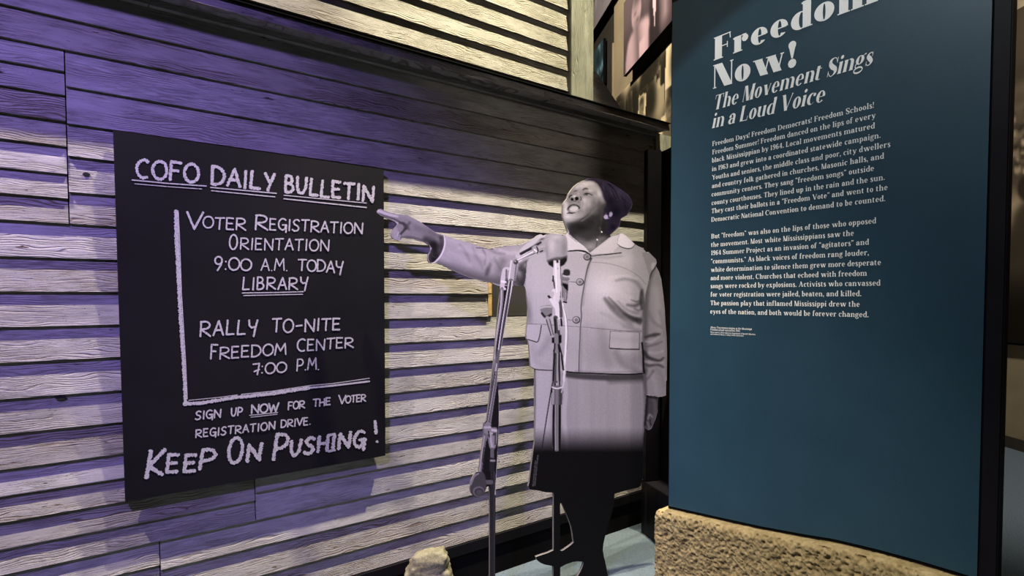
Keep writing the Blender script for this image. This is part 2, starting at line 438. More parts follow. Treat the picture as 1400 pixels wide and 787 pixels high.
# ---------------------------------------------------------------- weathered stone by the wall
def rock():
    bm = bmesh.new()
    p = on_floor(586, 846)
    prof = [(0,.105,.06),(.10,.100,.058),(.185,.090,.052),(.235,.083,.047),(.262,.078,.044),(.285,.062,.036),(.292,.03,.02)]
    zt_ = at_depth(592,752,(p-CAM).dot(FW)).z; kk = zt_/.292
    n = 40; rings = []
    for (z, a, b_) in [(prof[0][0]+(0),)+prof[0][1:]]+prof[1:]:
        rings.append((z, a, b_))
    # refine
    zs = [r[0] for r in rings]; fine = np.linspace(0, zs[-1], 46); V = []; F = []
    for z in fine:
        a = np.interp(z, zs, [r[1] for r in rings]); b_ = np.interp(z, zs, [r[2] for r in rings])
        for k in range(n):
            t = k/n*math.tau; ct, st = math.cos(t), math.sin(t)
            x = a*math.copysign(abs(ct)**.5, ct); y = b_*math.copysign(abs(st)**.5, st)
            lean = (x/.09)*.016*(z/.29)
            v = Vector((x, y, z*kk+lean)); h = noise.fractal(v*22+Vector((2,2,2)), .8, 2.1, 6)*.013
            h -= .008*max(0, 1-abs(v.z-.19-v.x*.35+noise.noise(v*20)*.02)/.008)
            r_ = Vector((x,y,0)).normalized() if (x or y) else Vector((0,0,0))
            q = p+RT*(v.x+r_.x*h)+FW*(v.y+r_.y*h); q.z = v.z+h*.3; V.append(q)
    for i in range(len(fine)-1):
        for k in range(n): a = i*n+k; b_ = i*n+(k+1)%n; F.append((a,b_,b_+n,a+n))
    F.append(tuple(range((len(fine)-1)*n, len(fine)*n))); F.append(tuple(range(n))[::-1])
    return mesh('standing_stone', V, F, stone_mat('lichened_stone', (.10,.085,.05),(.22,.195,.125),(.34,.32,.22), 1.4), None, True)
rk_ = rock(); tag(rk_, 'pale lichened stone standing on the floor before the black base', 'stone')
# ---------------------------------------------------------------- serif lettering, built from strokes
def make_font(W, t, c, s, xh=.47):
    """W stem, t hairline, c counter, s serif reach; returns char -> (quads, advance)"""
    X, CAP, ASC, DE = xh, .70, .72, -.20
    G = {}
    def R(x0,y0,x1,y1): return [[(x0,y0),(x1,y0),(x1,y1),(x0,y1)]]
    def stem(x, y0, y1, bot='lr', top='l', w=None):
        w = w or W; q = R(x,y0,x+w,y1)
        if bot: q += R(x-(s if 'l' in bot else 0), y0, x+w+(s if 'r' in bot else 0), y0+t)
        if top == 'l': q += [[(x-s,y1-t*1.7),(x,y1-t*2.4),(x+w*.5,y1),(x-s,y1-t*.55)]]
        elif top: q += R(x-(s if 'L' in top else 0), y1-t, x+w+(s if 'R' in top else 0), y1)
        return q
    def ring(x0,x1,y0,y1,wl,wr,a0=0,a1=360,T=None,n=26):
        T = T or t*1.15; ox, oy, rx, ry = (x0+x1)/2, (y0+y1)/2, (x1-x0)/2, (y1-y0)/2
        ix = (x0+wl+x1-wr)/2; irx = (x1-wr-x0-wl)/2; iry = ry-T; q = []
        n = max(5, int(n*abs(a1-a0)/360)); L = None
        for i in range(n+1):
            a = math.radians(a0+(a1-a0)*i/n); P = ((ox+rx*math.cos(a), oy+ry*math.sin(a)), (ix+irx*math.cos(a), oy+iry*math.sin(a)))
            if L: q.append([L[0], P[0], P[1], L[1]])
            L = P
        return q
    def dot(x, y, r, n=10):
        q = []
        for i in range(0, n, 2):
            a = [math.tau*(i+k)/n for k in (0,1,2)]
            q.append([(x,y)]+[(x+r*math.cos(v), y+r*math.sin(v)) for v in a])
        return q
    def dg(xa,ya,xb,yb,w): return [[(xa,ya),(xa+w,ya),(xb+w,yb),(xb,yb)]]
    def stroke(pts, ws, n=5):
        P = []; 
        for i in range(len(pts)-1):
            p0 = pts[max(0,i-1)]; p1 = pts[i]; p2 = pts[i+1]; p3 = pts[min(len(pts)-1,i+2)]
            for k in range(n):
                u = k/n; f = lambda a,b,c_,d: .5*((2*b)+(-a+c_)*u+(2*a-5*b+4*c_-d)*u*u+(-a+3*b-3*c_+d)*u**3)
                P.append((f(p0[0],p1[0],p2[0],p3[0]), f(p0[1],p1[1],p2[1],p3[1]), ws[i]+(ws[i+1]-ws[i])*u))
        P.append((pts[-1][0],pts[-1][1],ws[-1])); q = []; L = None
        for i, (x,y,w_) in enumerate(P):
            a = P[max(0,i-1)]; b_ = P[min(len(P)-1,i+1)]; dx, dy = b_[0]-a[0], b_[1]-a[1]; l = math.hypot(dx,dy) or 1
            nx, ny = -dy/l*w_/2, dx/l*w_/2; C_ = ((x+nx,y+ny),(x-nx,y-ny))
            if L: q.append([L[0],L[1],C_[1],C_[0]])
            L = C_
        return q
    ow = 2*W*.92+c; g = .035; r0 = W*.47
    def put(ch, q, adv): G[ch] = (q, adv+g*2)
    def arch(x0, n_=0): return ring(x0+W*.55, x0+2*W+c, X-.36, X+.008, t*.8, W, 0, 168)+R(x0+W+c, .0, x0+2*W+c, X-.17)
    put('o', ring(0,ow,-.01,X+.01,W,W), ow)
    put('e', ring(0,ow,-.01,X+.01,W,W*.85,0,318)+R(W*.8,X*.47,ow-W*.2,X*.47+t), ow)
    put('c', ring(0,ow,-.01,X+.01,W,t,52,318)+dot(ow-r0*1.05,X-r0*1.2,r0), ow*.95)
    put('a', stem(c+W*.7,0.0,X-.13,'r','')+ring(0.02,c+W*1.7,X-.30,X+.01,t,W,0,150,t*1.9)+dot(r0*.9+.02,X-.12,r0)+ring(-.01,c+W*1.15,-.01,X*.58,W*.95,t,0,360,t*1.5), c+W*1.7+s)
    put('b', stem(s*.5,0,ASC,'','l')+ring(s*.5+W*.35,s*.5+W*1.85+c,-.01,X+.01,W*.6,W), s*.5+W*1.85+c)
    put('d', stem(ow-W*.85,0,ASC,'r','l')+ring(0,ow*.98,-.01,X+.01,W,W*.6), ow+s)
    put('p', stem(s,DE,X,'lr','l')+ring(s+W*.35,s+W*1.85+c,-.01,X+.01,W*.6,W), s+W*1.85+c)
    put('q', stem(ow-W*.85,DE,X,'lr','')+ring(0,ow*.98,-.01,X+.01,W,W*.6), ow+s)
    put('g', ring(0,ow*.9,.13,X+.01,W*.9,W*.9)+ring(-.02,ow*.98,DE-.02,.06,t*1.6,t*1.6,0,360,W*.45)+ring(0,W*1.2,.0,.2,t*1.5,t,100,260)+stroke([(ow*.72,X-.05),(ow*.9,X+.02),(ow*1.02,X)],[t,t*1.1,W*.5]), ow*.98)
    put('n', stem(s,0,X)+arch(s)+R(s+W+c-s,0,s+2*W+c+s,t), s*2+2*W+c)
    m_ = c*.9
    put('m', stem(s,0,X)+arch(s)+R(s+W+c-s,0,s+2*W+c+s,t)+arch(s+W+c)+R(s+2*W+2*c-s,0,s+3*W+2*c+s,t), s*2+3*W+2*c)
    put('h', stem(s,0,ASC)+arch(s)+R(s+W+c-s,0,s+2*W+c+s,t), s*2+2*W+c)
    put('u', stem(s,.15,X,'','l')+ring(s,s+W*1.45+c,-.01,.36,W,t*.8,185,355)+stem(s+W+c,0,X,'r','l'), s*2+2*W+c)
    put('i', stem(s,0,X)+dot(s+W/2,X+.17,r0*1.08), s*2+W)
    put('j', stem(s,-.05,X,'','l')+dot(s+W/2,X+.17,r0*1.08)+ring(-.09,s+W,DE-.01,.08,t,W,230,360), s*2+W)
    put('l', stem(s,0,ASC), s*2+W)
    put('r', stem(s,0,X)+ring(s+W*.6,s+W*1.5+.17,X-.28,X+.01,t,W*.8,60,170)+dot(s+W+.13,X-r0*1.15,r0), s+W+.13+r0)
    put('t', stem(s,.08,X+.10,'','')+R(0,X-t,s+W+.09,X)+ring(s,s+W+.14,-.01,.2,W,t,180,320), s+W+.13)
    put('f', stem(s,0,X+.08)+R(0,X-t,s+W+.09,X)+ring(s,s+W+.18,X-.06,ASC+.01,W,t,60,180)+dot(s+W+.09,ASC-r0,r0*.9), s+W+.13)
    put('k', stem(s,0,ASC)+dg(s+W*.9,.18,s+W+.17,X,t*1.3)+dg(s+W+.13,0,s+W*.9+.02,.25,W)+R(s+W+.06,X-t,s+W+.26,X)+R(s+W+.07,0,s+W*2+.20,t), s+W*2+.2)
    put('s', stroke([(.27,X-.09),(.21,X-.005),(.10,X-.03),(.07,X-.13),(.17,X/2),(.265,.12),(.22,.02),(.11,.0),(.03,.085)],[t,t*1.1,t*2,W*.95,W*1.15,W*.95,t*2,t*1.1,t])+R(.255,X-.16,.275,X)+R(.025,0,.045,.16), .31)
    def V_(h, wd, x=0): return dg(x,h,x+wd,0,W*1.08)+dg(x+wd+W*.5,0,x+2*wd+W*.2,h,t*1.3)+R(x-s,h-t,x+W+s,h)+R(x+2*wd+W*.2-s,h-t,x+2*wd+W*.2+s+t,h)
    put('v', V_(X,.17,s), s*2+.34+W*.5)
    put('y', V_(X,.17,s)+dg(s+.10,DE+.03,s+.17+W*.5,.03,t*1.3)+dot(s+.10,DE+.04,r0*.95), s*2+.34+W*.5)
    wh = .155+max(0,(W-.15))*.55; put('w', V_(X,wh,s)+V_(X,wh,s+2*wh+W*.08), s*2+4*wh+W*.6)
    put('x', dg(s,X,s+.25,0,W*1.1)+dg(s,0,s+.26,X,t*1.3)+R(0,X-t,s+W*1.3+s,X)+R(.22,0,.36+W,t)+R(0,0,.14,t)+R(.26,X-t,.40,X), .34+W)
    put('z', R(0,0,.36,t)+R(0,X-t,.36,X)+dg(0,0,.36-W,X,W), .36)
    # capitals
    W2 = W*1.08
    put('F', stem(s,0,CAP,'lr','LR',W2)+R(s+W2,CAP-t,s+W2+.30,CAP)+R(s+W2,CAP*.5,s+W2+.18,CAP*.5+t)+dg(s+W2+.30-t,CAP-.18,s+W2+.28-t,CAP,t)+R(s+W2+.17,CAP*.5-.08,s+W2+.17+t,CAP*.5+.10), s+W2+.30)
    put('L', stem(s,0,CAP,'lr','LR',W2)+R(s+W2,0,s+W2+.28,t)+dg(s+W2+.27-t,0,s+W2+.29-t,.19,t), s+W2+.30)
    put('E', stem(s,0,CAP,'lr','LR',W2)+R(s+W2,0,s+W2+.28,t)+R(s+W2,CAP-t,s+W2+.28,CAP)+R(s+W2,CAP*.5,s+W2+.17,CAP*.5+t), s+W2+.30)
    put('D', stem(s,0,CAP,'l','L',W2)+ring(s-.16,s+W2*2+.30,0,CAP,W2,W2,-86,86), s+W2*2+.30)
    put('P', stem(s,0,CAP,'lr','L',W2)+ring(s-.10,s+W2*2+.22,.30,CAP,W2,W2,-86,86), s+W2*2+.22)
    put('B', stem(s,0,CAP,'l','L',W2)+ring(s-.10,s+W2*2+.20,.34,CAP,W2,W2,-84,84)+ring(s-.10,s+W2*2+.24,0,.38,W2,W2,-86,84), s+W2*2+.24)
    put('C', ring(0,.60,-.01,CAP+.01,W2,t,42,318)+R(.52,CAP-.24,.52+t,CAP+.01), .58)
    put('S', stroke([(.40,CAP-.16),(.33,CAP-.03),(.20,CAP+.0),(.08,CAP-.08),(.09,CAP-.22),(.22,CAP*.5),(.37,.25),(.40,.12),(.31,.02),(.18,.0),(.04,.17)],[t,t*1.1,t*1.4,W*.9,W2*1.05,W2*1.2,W2*1.05,W*.9,t*1.4,t*1.1,t])+R(.40,CAP-.22,.40+t,CAP)+R(.03,0,.03+t,.22), .46)
    put('T', stem(.20,0,CAP,'lr','',W2)+R(0,CAP-t,.40+W2,CAP)+dg(.0,CAP-.18,.02,CAP,t)+dg(.40+W2-t,CAP-.18,.38+W2-t,CAP,t), .40+W2)
    put('N', stem(s,0,CAP,'lr','L',t*1.3)+dg(s,CAP,s+.36,0,W2*1.15)+stem(s+.36+W2*.95,0,CAP,'','LR',t*1.3), s*2+.36+W2)
    put('M', stem(s,0,CAP,'lr','L',t*1.3)+dg(s,CAP,s+.23,0,W2)+dg(s+.23+W2*.6,0,s+.46+W2*.3,CAP,t*1.3)+stem(s+.46,0,CAP,'lr','R',W2), s*2+.46+W2)
    put('A', dg(.0+s,0,.25+s,CAP,t*1.3)+dg(.44+s,0,.20+s,CAP,W2)+R(.1+s,.22,.44,.22+t)+R(0,0,.15,t)+R(.38,0,.46+W2+s,t), .46+W2+s)
    put('V', V_(CAP,.25,s), s*2+.50+W*.5)
    put('Y', dg(s,CAP,s+.22,.33,W2)+R(s+.22,0,s+.22+W2,.36)+dg(s+.22+W2*.7,.33,s+.46,CAP,t*1.3)+R(0,CAP-t,s+W2+s,CAP)+R(.38+s,CAP-t,.54+s,CAP)+R(.16+s,0,.28+W2+s,t), .56+s)
    put('U', stem(s,.2,CAP,'','LR',W2)+ring(s,s+.42+W2,-.01,.42,W2,t,180,360)+R(s+.42+W2-t,.2,s+.42+W2,CAP), .46+W2)
    put('1', stem(.08,0,CAP,'lr','')+dg(.01,CAP-.14,.10,CAP,t*1.6), .16+W)
    put('9', ring(0,ow,CAP-.42,CAP+.01,W,W)+ring(0,ow,-.01,CAP+.01,t,W,-120,10)+dot(.08,.09,r0), ow)
    put('6', ring(0,ow,-.01,.43,W,W)+ring(0,ow,-.01,CAP+.01,W,t,60,190)+dot(ow-.08,CAP-.09,r0), ow)
    put('4', R(.24,0,.24+W,CAP)+R(0,.17,.34+W,.17+t)+dg(0,.17,.24,CAP,t*1.3)+R(.18,0,.30+W,t), .34+W)
    put('3', ring(0,ow,.33,CAP+.01,t,W,-90,140)+ring(0,ow,-.01,.40,t,W,-140,90)+dot(.09,CAP-.12,r0)+dot(.08,.12,r0), ow)
    put('.', dot(r0,r0,r0*1.1), W)
    put(',', dot(r0,r0,r0*1.1)+dg(r0*.3,-.13,r0*1.1,.0,t*1.3), W)
    put(':', dot(r0,r0,r0)+dot(r0,X-r0,r0), W)
    put('!', [[(W*.40,.24),(W*.60,.24),(W*1.0,CAP-.07),(0,CAP-.07)]]+dot(W/2,CAP-W*.5,W*.5,12)+dot(W/2,r0,r0*1.15), W)
    com = dot(r0,CAP-r0,r0)+dg(r0*.3,CAP-.2,r0*1.1,CAP-.06,t*1.3)
    def sh(q, dx): return [[(x+dx,y) for x,y in p] for p in q]
    put('\u201d', com+sh(com,W*1.15), W*2.2)
    op = [[(W-x, 2*CAP-.17-y) for x,y in p] for p in com]
    put('\u201c', op+sh(op,W*1.15), W*2.2)
    G[' '] = ([], .24)
    return G
F_BODY = make_font(.125, .046, .17, .042)
F_HEAD = make_font(.225, .030, .105, .040)
F_ITAL = make_font(.150, .026, .150, .022)
def letter_mat(name, col):
    m, nt, b = newmat(name, .6, 0, .2); b.inputs['Base Color'].default_value = col+(1,); return m
M['white'] = letter_mat('white_print', (.88,.87,.84))
def set_line(name, text, font, p0, p1, caph, parent, slant=0.0, spread=.018, off=.0012, split=None):
    """a line of print on the curved panel from pixel p0 (baseline left) to p1 (baseline right); caph in metres"""
    s0, z0 = to_panel(*p0); s1, z1 = to_panel(*p1)
    x = 0; Q = []; g = 0; pi = 0
    for n_, ch in enumerate(text):
        q, adv = font[ch]
        if split == 'word' and ch == ' ': g += 1
        if split == 'letter': g = n_
        for p in q: Q.append((g, [(x+a+slant*b_, b_) for a, b_ in p], pi)); pi = (pi+1) % 23
        x += adv+spread
    k = (s1-s0)/(x-.03); kv = caph/.70; o_ = Vector(parent.location)
    for grp in sorted({q[0] for q in Q}):
        V = []; Fc = []
        for g, p, pi in Q:
            if g != grp: continue
            i = len(V)
            for a, b_ in p:
                s = s0+a*k; z = z0+(z1-z0)*(a*k/(s1-s0))+b_*kv; V.append(panel_pt(s, z, off+pi*.00003)-o_)
            Fc.append(tuple(range(i, i+len(p))))
        me = bpy.data.meshes.new(name); me.from_pydata([tuple(v) for v in V], [], Fc); me.update()
        o = link(name, me, M['white'], parent)
        if not split or split == 'word': o['kind'] = 'stuff'
def hz(px, py, dy): # metres of height dy pixels above a panel point
    return to_panel(px, py-dy)[1]-to_panel(px, py)[1]
set_line('headline_letter', 'Freedom', F_HEAD, (976,83), (1204,0), hz(976,83,31), pan, 0, .012, split='letter')
set_line('headline_letter', 'Now!', F_HEAD, (975,121.5), (1091,90), hz(976,121,32), pan, 0, .012, split='letter')
set_line('subtitle_word', 'The Movement Sings', F_ITAL, (975.5,151), (1193,87.5), hz(977,150,19.5), pan, .26, .0, split='word')
set_line('subtitle_word', 'in a Loud Voice', F_ITAL, (973.5,175.5), (1127.5,138.5), hz(975,175,19.5), pan, .26, .0, split='word')
body = [("Freedom Days! Freedom Democrats! Freedom Schools!",62,305,1030),("Freedom Summer! Freedom danced on the lips of every",62,355,1040),
("black Mississippian by 1964. Local movements matured",60,404,1035),("in 1963 and grew into a coordinated statewide campaign.",60,455,1070),
("Youths and seniors, the middle class and poor, city dwellers",60,506,1128),("and country folk gathered in churches, Masonic halls, and",60,556,1090),
("community centers. They sang \u201cfreedom songs\u201d outside",58,606,1030),("county courthouses. They lined up in the rain and the sun.",58,657,1095),
("They cast their ballots in a \u201cFreedom Vote\u201d and went to the",57,706,1112),("Democratic National Convention to demand to be counted.",56,757,1098),
("But \u201cfreedom\u201d was also on the lips of those who opposed",56,857,1043),("the movement. Most white Mississippians saw the",55,907,910),
("1964 Summer Project as an invasion of \u201cagitators\u201d and",55,956,1000),("\u201ccommunists.\u201d As black voices of freedom rang louder,",54,1006,1000),
("white determination to silence them grew more desperate",53,1056,1072),("and more violent. Churches that echoed with freedom",52,1105,988),
("songs were rocked by explosions. Activists who canvassed",52,1153,1068),("for voter registration were jailed, beaten, and killed.",52,1203,955),
("The passion play that inflamed Mississippi drew the",51,1254,945),("eyes of the nation, and both would be forever changed.",50,1304,998)]
caph = hz(975,300,6.3)
def level_end(x0, y0, x1):
    z = to_panel(x0, y0)[1]; y = y0
    for _ in range(4):
        zz = to_panel(x1, y)[1]; y += (zz-z)/(to_panel(x1,y-1)[1]-to_panel(x1,y)[1])
    return y
for (tx, X0, Y0, X1) in body:
    px, py, qx = 960+X0/4.371, 130+Y0/4.371, 960+X1/4.371
    set_line('text_line', tx, F_BODY, (px,py), (qx, level_end(px,py,qx)), caph, pan)
for tx, y, x1, h in (('Above: Two women singing at the Mississippi',448.3,1028.5,2.6),('Freedom school convention, 1964.',451.4,1012.5,2.6),
        ('Photo courtesy of the collection, Department of Special Collections',454.6,1033.3,2.0),('and Archives, Library College, the University of New York',457.2,1017,2.0)):
    if 'York' in tx: tx = 'and Archives, Library, College of the University'
    F_BODY.setdefault('U', F_BODY['U'])
    set_line('caption_line', tx, F_BODY, (971.5,y), (x1, level_end(971.5,y,x1)), hz(972,450,h), pan)

# ---------------------------------------------------------------- chalkboard
CBY = -.040
cbTL, cbTR, cbBR, cbBL = [on_wall(*p, CBY) for p in ((155,178),(524.5,231.5),(527,622.5),(171.5,686))]
cb = thing('chalkboard', ((cbTL.x+cbTR.x)/2, CBY, (cbTL.z+cbBL.z)/2), 'large black notice board with hand-chalked writing on the clapboard wall', 'notice board')
def cb_mat():
    m, nt, b = newmat('chalkboard_black', .75, 0, .15)
    f = tex(nt, coords(nt,(1,1,1)), 2.5, 6, .7, .4)
    c = ramp(nt, f, [(.3,(.0035,.003,.0045)),(.7,(.0075,.0065,.0095))]); nt.links.new(c, b.inputs['Base Color']); return m
M['cb'] = cb_mat()
Vb = []
for yv in (CBY, CBY+.018):
    for p in (cbTL, cbTR, cbBR, cbBL): Vb.append((p.x, yv, p.z))
mesh('board', Vb, [(0,3,2,1)[::-1],(4,5,6,7)[::-1],(0,1,5,4)[::-1],(1,2,6,5)[::-1],(2,3,7,6)[::-1],(3,0,4,7)[::-1]], M['cb'], cb)
for xx in (cbTL.x+.14, cbTR.x-.14):
    for zz in (cbBL.z+.16, cbTR.z-.16):
        box('wall_spacer', (xx-.02, CBY+.0185, zz-.02), (xx+.02, -.0145, zz+.02), M['black'], cb)
def chalk_mat():
    m, nt, b = newmat('white_chalk', .95, 0, .05)
    f = tex(nt, coords(nt), 330, 3, .8); c = ramp(nt, f, [(.34,(.05,.045,.06)),(.45,(.46,.43,.45)),(.8,(.60,.57,.59))])
    nt.links.new(c, b.inputs['Base Color']); return m
M['chalk'] = chalk_mat()
# single-stroke capitals in a unit box; circles as 'O' arcs
def arcp(cx, cy, rx, ry, a0, a1, n=12): return [(cx+rx*math.cos(math.radians(a0+(a1-a0)*i/n)), cy+ry*math.sin(math.radians(a0+(a1-a0)*i/n))) for i in range(n+1)]
HN = {
'A': ([[(0,0),(.5,1),(1,0)],[(.14,.36),(.86,.36)]],.9), 'B': ([[(0.05,0),(.05,1)],[(.05,1)]+arcp(.35,.76,.4,.24,90,-90,7)+[(.15,.52)],[(.15,.52)]+arcp(.4,.26,.5,.26,90,-90,8)+[(.05,0)]],.8),
'C': ([arcp(.58,.5,.55,.5,55,300,14)],.9), 'D': ([[(.06,0),(.04,1)],[(.0,1)]+arcp(.30,.5,.66,.5,88,-88,12)+[(.0,0)]],.95),
'E': ([[(.05,1),(.05,0)],[(.0,1),(.85,.98)],[(.05,.52),(.75,.53)],[(.05,.02),(.9,.02)]],.8), 'F': ([[(.06,1),(.02,0)],[(.04,1),(1,.96)],[(.05,.55),(.75,.52)]],.75),
'G': ([arcp(.55,.5,.52,.5,50,270,13)+[(.8,.08),(.92,.45)],[(.5,.45),(1,.45),(.95,-.22)]],.95), 'H': ([[(.05,1),(.05,0)],[(.9,1),(.9,0)],[(.05,.5),(.9,.52)]],.9),
'I': ([[(.55,1),(.45,0)]],.28), 'K': ([[(.1,1),(.05,0)],[(.95,1),(.08,.42),(1,0)]],.9), 'L': ([[(.15,1),(.05,0),(.95,.02)]],.75),
'M': ([[(.0,0),(.14,1),(.5,.35),(.88,1),(.98,0)]],1.1), 'N': ([[(.05,0),(.05,1),(.9,0),(.95,1)]],1.0), 'O': ([arcp(.5,.5,.5,.5,100,462,20)],1.0),
'P': ([[(.1,1),(.05,0)],[(.08,1)]+arcp(.45,.72,.48,.28,90,-90,8)+[(.1,.42)]],.85), 'R': ([[(.05,1),(.03,0)],[(.0,.97)]+arcp(.4,.74,.5,.25,90,-90,8)+[(.1,.46),(1,0)]],.95),
'S': ([[(.92,.88),(.7,1),(.35,.98),(.12,.78),(.3,.56),(.7,.44),(.9,.24),(.7,.03),(.3,-.02),(.0,.1)]],.85), 'T': ([[(0,.97),(1,1)],[(.5,.98),(.46,0)]],.9),
'U': ([[(.03,1),(.05,.35),(.25,.02),(.6,.02),(.85,.35),(.92,1)]],.9), 'V': ([[(0,1),(.48,0),(1,1)]],.95), 'W': ([[(0,1),(.25,0),(.5,.8),(.75,0),(1.05,1)]],1.2),
'Y': ([[(.05,1),(.1,.6),(.35,.45),(.75,.5)],[(.95,1),(.75,.4),(.6,-.2)]],.85), '9': ([arcp(.45,.72,.42,.28,20,380,14)+[(.75,.4),(.35,-.02)]],.85), '7': ([[(0,.95),(.95,1),(.7,0)],[(.2,.3),(1,.45)]],.7),
'0': ([arcp(.5,.5,.5,.5,100,462,20)],1.05), ':': ([[(.4,.72),(.45,.68)],[(.4,.14),(.45,.1)]],.3), '.': ([[(.4,.03),(.5,.0)]],.28), '-': ([[(.1,.45),(.9,.5)]],.75), ' ': ([],.75), '!': ([[(.4,1),(.5,.25)],[(.45,.03),(.5,.0)]],.3)}
HN['y'] = ([[(.05,1),(.5,.5)],[(.95,1),(.35,0)]],.85)
def chalk_poly(paths, name, jag=.25, off=.0009):
    """paths: (list of px points, width px); ragged strips laid on the board"""
    V = []; F = []
    for si_, (pts, wpx) in enumerate(paths):
        P = [Vector((a, b_)) for a, b_ in pts]; out = []
        step = max(.45, wpx*.16)
        for a, b_ in zip(P, P[1:]):
            n = max(1, int((b_-a).length/step))
            for i in range(n): out.append(a.lerp(b_, i/n))
        out.append(P[-1]); k0 = len(V); 
        d0 = (out[1]-out[0]).normalized() if len(out) > 1 else Vector((1,0)); d1 = (out[-1]-out[-2]).normalized() if len(out) > 1 else d0
        out = [out[0]-d0*wpx*.3]+out+[out[-1]+d1*wpx*.3]
        for i, p in enumerate(out):
            a = out[max(0,i-2)]; b_ = out[min(len(out)-1,i+2)]; d = (b_-a); d = d.normalized() if d.length else Vector((1,0))
            nrm = Vector((-d.y, d.x)); e = .62 if i in (0, len(out)-1) else 1
            for sg in (1,-1):
                jg = jag*(1.9 if wpx > 4 else 1); r = wpx/2*e*(1+random.uniform(-jg, jg*.5)); q = p+nrm*sg*r
                v = on_wall(q.x, q.y, CBY-off-si_*.00005-(i%3)*.00001); V.append(v)
        for i in range(len(out)-1): a = k0+i*2; F.append((a,a+1,a+3,a+2))
    return mesh(name, V, F, M['chalk'], cb)
def hand(text, x0, y0, x1, y1, h0, h1, wpx, jag=.25, gap=.20, slant=.04):
    wd = [HN[c][1] for c in text]; tot = sum(wd)+gap*(len(text)-1); x = 0; paths = []
    for c, a in zip(text, wd):
        jy = random.uniform(-.04,.04)
        for st in HN[c][0]:
            pts = []
            for (u, v) in st:
                f = (x+u*a)/tot; h = h0+(h1-h0)*f
                pts.append((x0+(x1-x0)*f+slant*h*v, y0+(y1-y0)*f-h*(v+jy)))
            paths.append((pts, wpx))
        if c == '!' or c == '.' or c == ':' : pass
        x += a+gap
    return [(paths, 'W')]
def L(items, name, jag=.25):
    """every word becomes a part; loose strokes become single parts"""
    for it in items:
        if it[1] == 'W': o = chalk_poly(it[0], 'chalk_word'); o['kind'] = 'stuff'
        else: chalk_poly([it], 'chalk_stroke')
L(hand('COFO',186,241.5,271,249,24.5,25,4.6,.42,.24)+hand('DAIL',289,251,356,258.5,24,23,4.6,.42,.22)+hand('y',361,259,375,260,23,23,4.6,.42)+hand('BULLETIN',389.5,262.5,511,275.5,22.5,21,4.4,.42,.24)+
  [([(180.5,245.8),(230,250.6),(282,254.2)],1.7),([(184,251),(230,255),(276,258.2)],1.1),([(288,256),(378,264.2)],1.6),([(289,260.5),(376,269)],1.4),([(388,266.7),(501,277.5)],1.3),([(388,271.5),(501,283.5)],1.7)], 'chalk_heading')
L(hand('V',255,313,277,313.5,23,23,3.2)+hand('OTER',277.5,311.5,336,314.5,15.5,16,2.3,.2,.18)+hand('R',349,314.5,366,315,20,20,2.7)+hand('EGISTRATION',368.5,313.8,496,319.5,15.5,14.5,2.2,.2,.2), 'chalk_line')
L(hand('O',313.5,341.5,324,341.5,20,20,2.4)+hand('RIENTATION',328.5,341,450,342.6,15.5,15,2.1,.2,.22), 'chalk_line')
L(hand('9:00',293,369.5,343.5,369,19,15,2.4,.2,.12)+hand('A.M.',357,369,394,369.6,16,16,1.9,.2,.16)+hand('TODAY',407.5,369,469,373,15,15.5,2.3,.2,.12), 'chalk_line')
L(hand('LIBRARY',331.5,396,421,394.5,17,15.5,2.4,.2,.26)+[([(331,400.3),(373,399.7),(415,398.5)],1.5),([(333,403.8),(414,402)],1.3)], 'chalk_line')
L(hand('RALLY',273.5,459,352,456,20.5,18.5,2.8,.2,.26)+hand('TO-NITE',372,454.5,465.5,451,18.5,15.5,2.5,.2,.2), 'chalk_line')
L(hand('F',288,491,297,490.5,19.5,19.5,2.5)+hand('REEDOM',300.5,490.3,391,483.8,16,15,2.3,.2,.18)+hand('C',406,480,418,480,16.5,16.5,2.4)+hand('ENTER',420,479.5,483,474.5,15.5,13.5,2.2,.2,.18), 'chalk_line')
L(hand('7:00',345.5,512,391.5,508,15.5,13.5,2.3,.2,.16)+hand('P.M.',405.5,506.5,437,504.5,16,15.5,2.1,.2,.14), 'chalk_line')
L([([(240.5,288),(240.8,320),(243.5,370),(246,420),(250,480),(252.5,520),(253.8,553)],5.2),([(243.7,290),(245.6,330),(248,400),(251,450),(254,500),(256,545)],1.3),([(242.8,288),(243.4,330),(246.6,400)],2.4),
   ([(251.5,551.8),(275,550.6),(319,543.5),(370,538),(423,530)],5.0),([(420,530.3),(455,527),(505,521)],2.6),([(258,547),(300,542.8),(325,539.5)],1.0),([(330,538.8),(372,534.6),(425,526.6),(455,524),(505,516.8)],1.2)], 'chalk_bracket')
L(hand('SIGN',267,573.5,302,570,11,11,2.2,.25,.22)+hand('UP',316,569,331.5,567.5,11,10.5,2.2,.25,.2)+hand('NOW',343.5,565,380,561.8,11.5,11.5,2.5,.25,.14)+hand('FOR',394,560.3,416.5,557.3,10.5,10,2.1,.25,.16)+hand('THE',428,555.8,452,553,10,9.5,2.2,.25,.16)+hand('V',463,552,472.5,552,11.5,11.5,2.2)+hand('OTER',472.5,550.5,500,548,9.5,9.5,2.0,.25,.14)+
  [([(341,567.5),(380,563.5)],1.1),([(343,570),(379,566)],1.0)], 'chalk_line')
L(hand('REGISTRATION',267.5,598,376,586.5,10.5,10.5,2.1,.25,.26)+hand('DRIVE.',384,584.5,425,579.8,10,10,2.0,.25,.2), 'chalk_line')
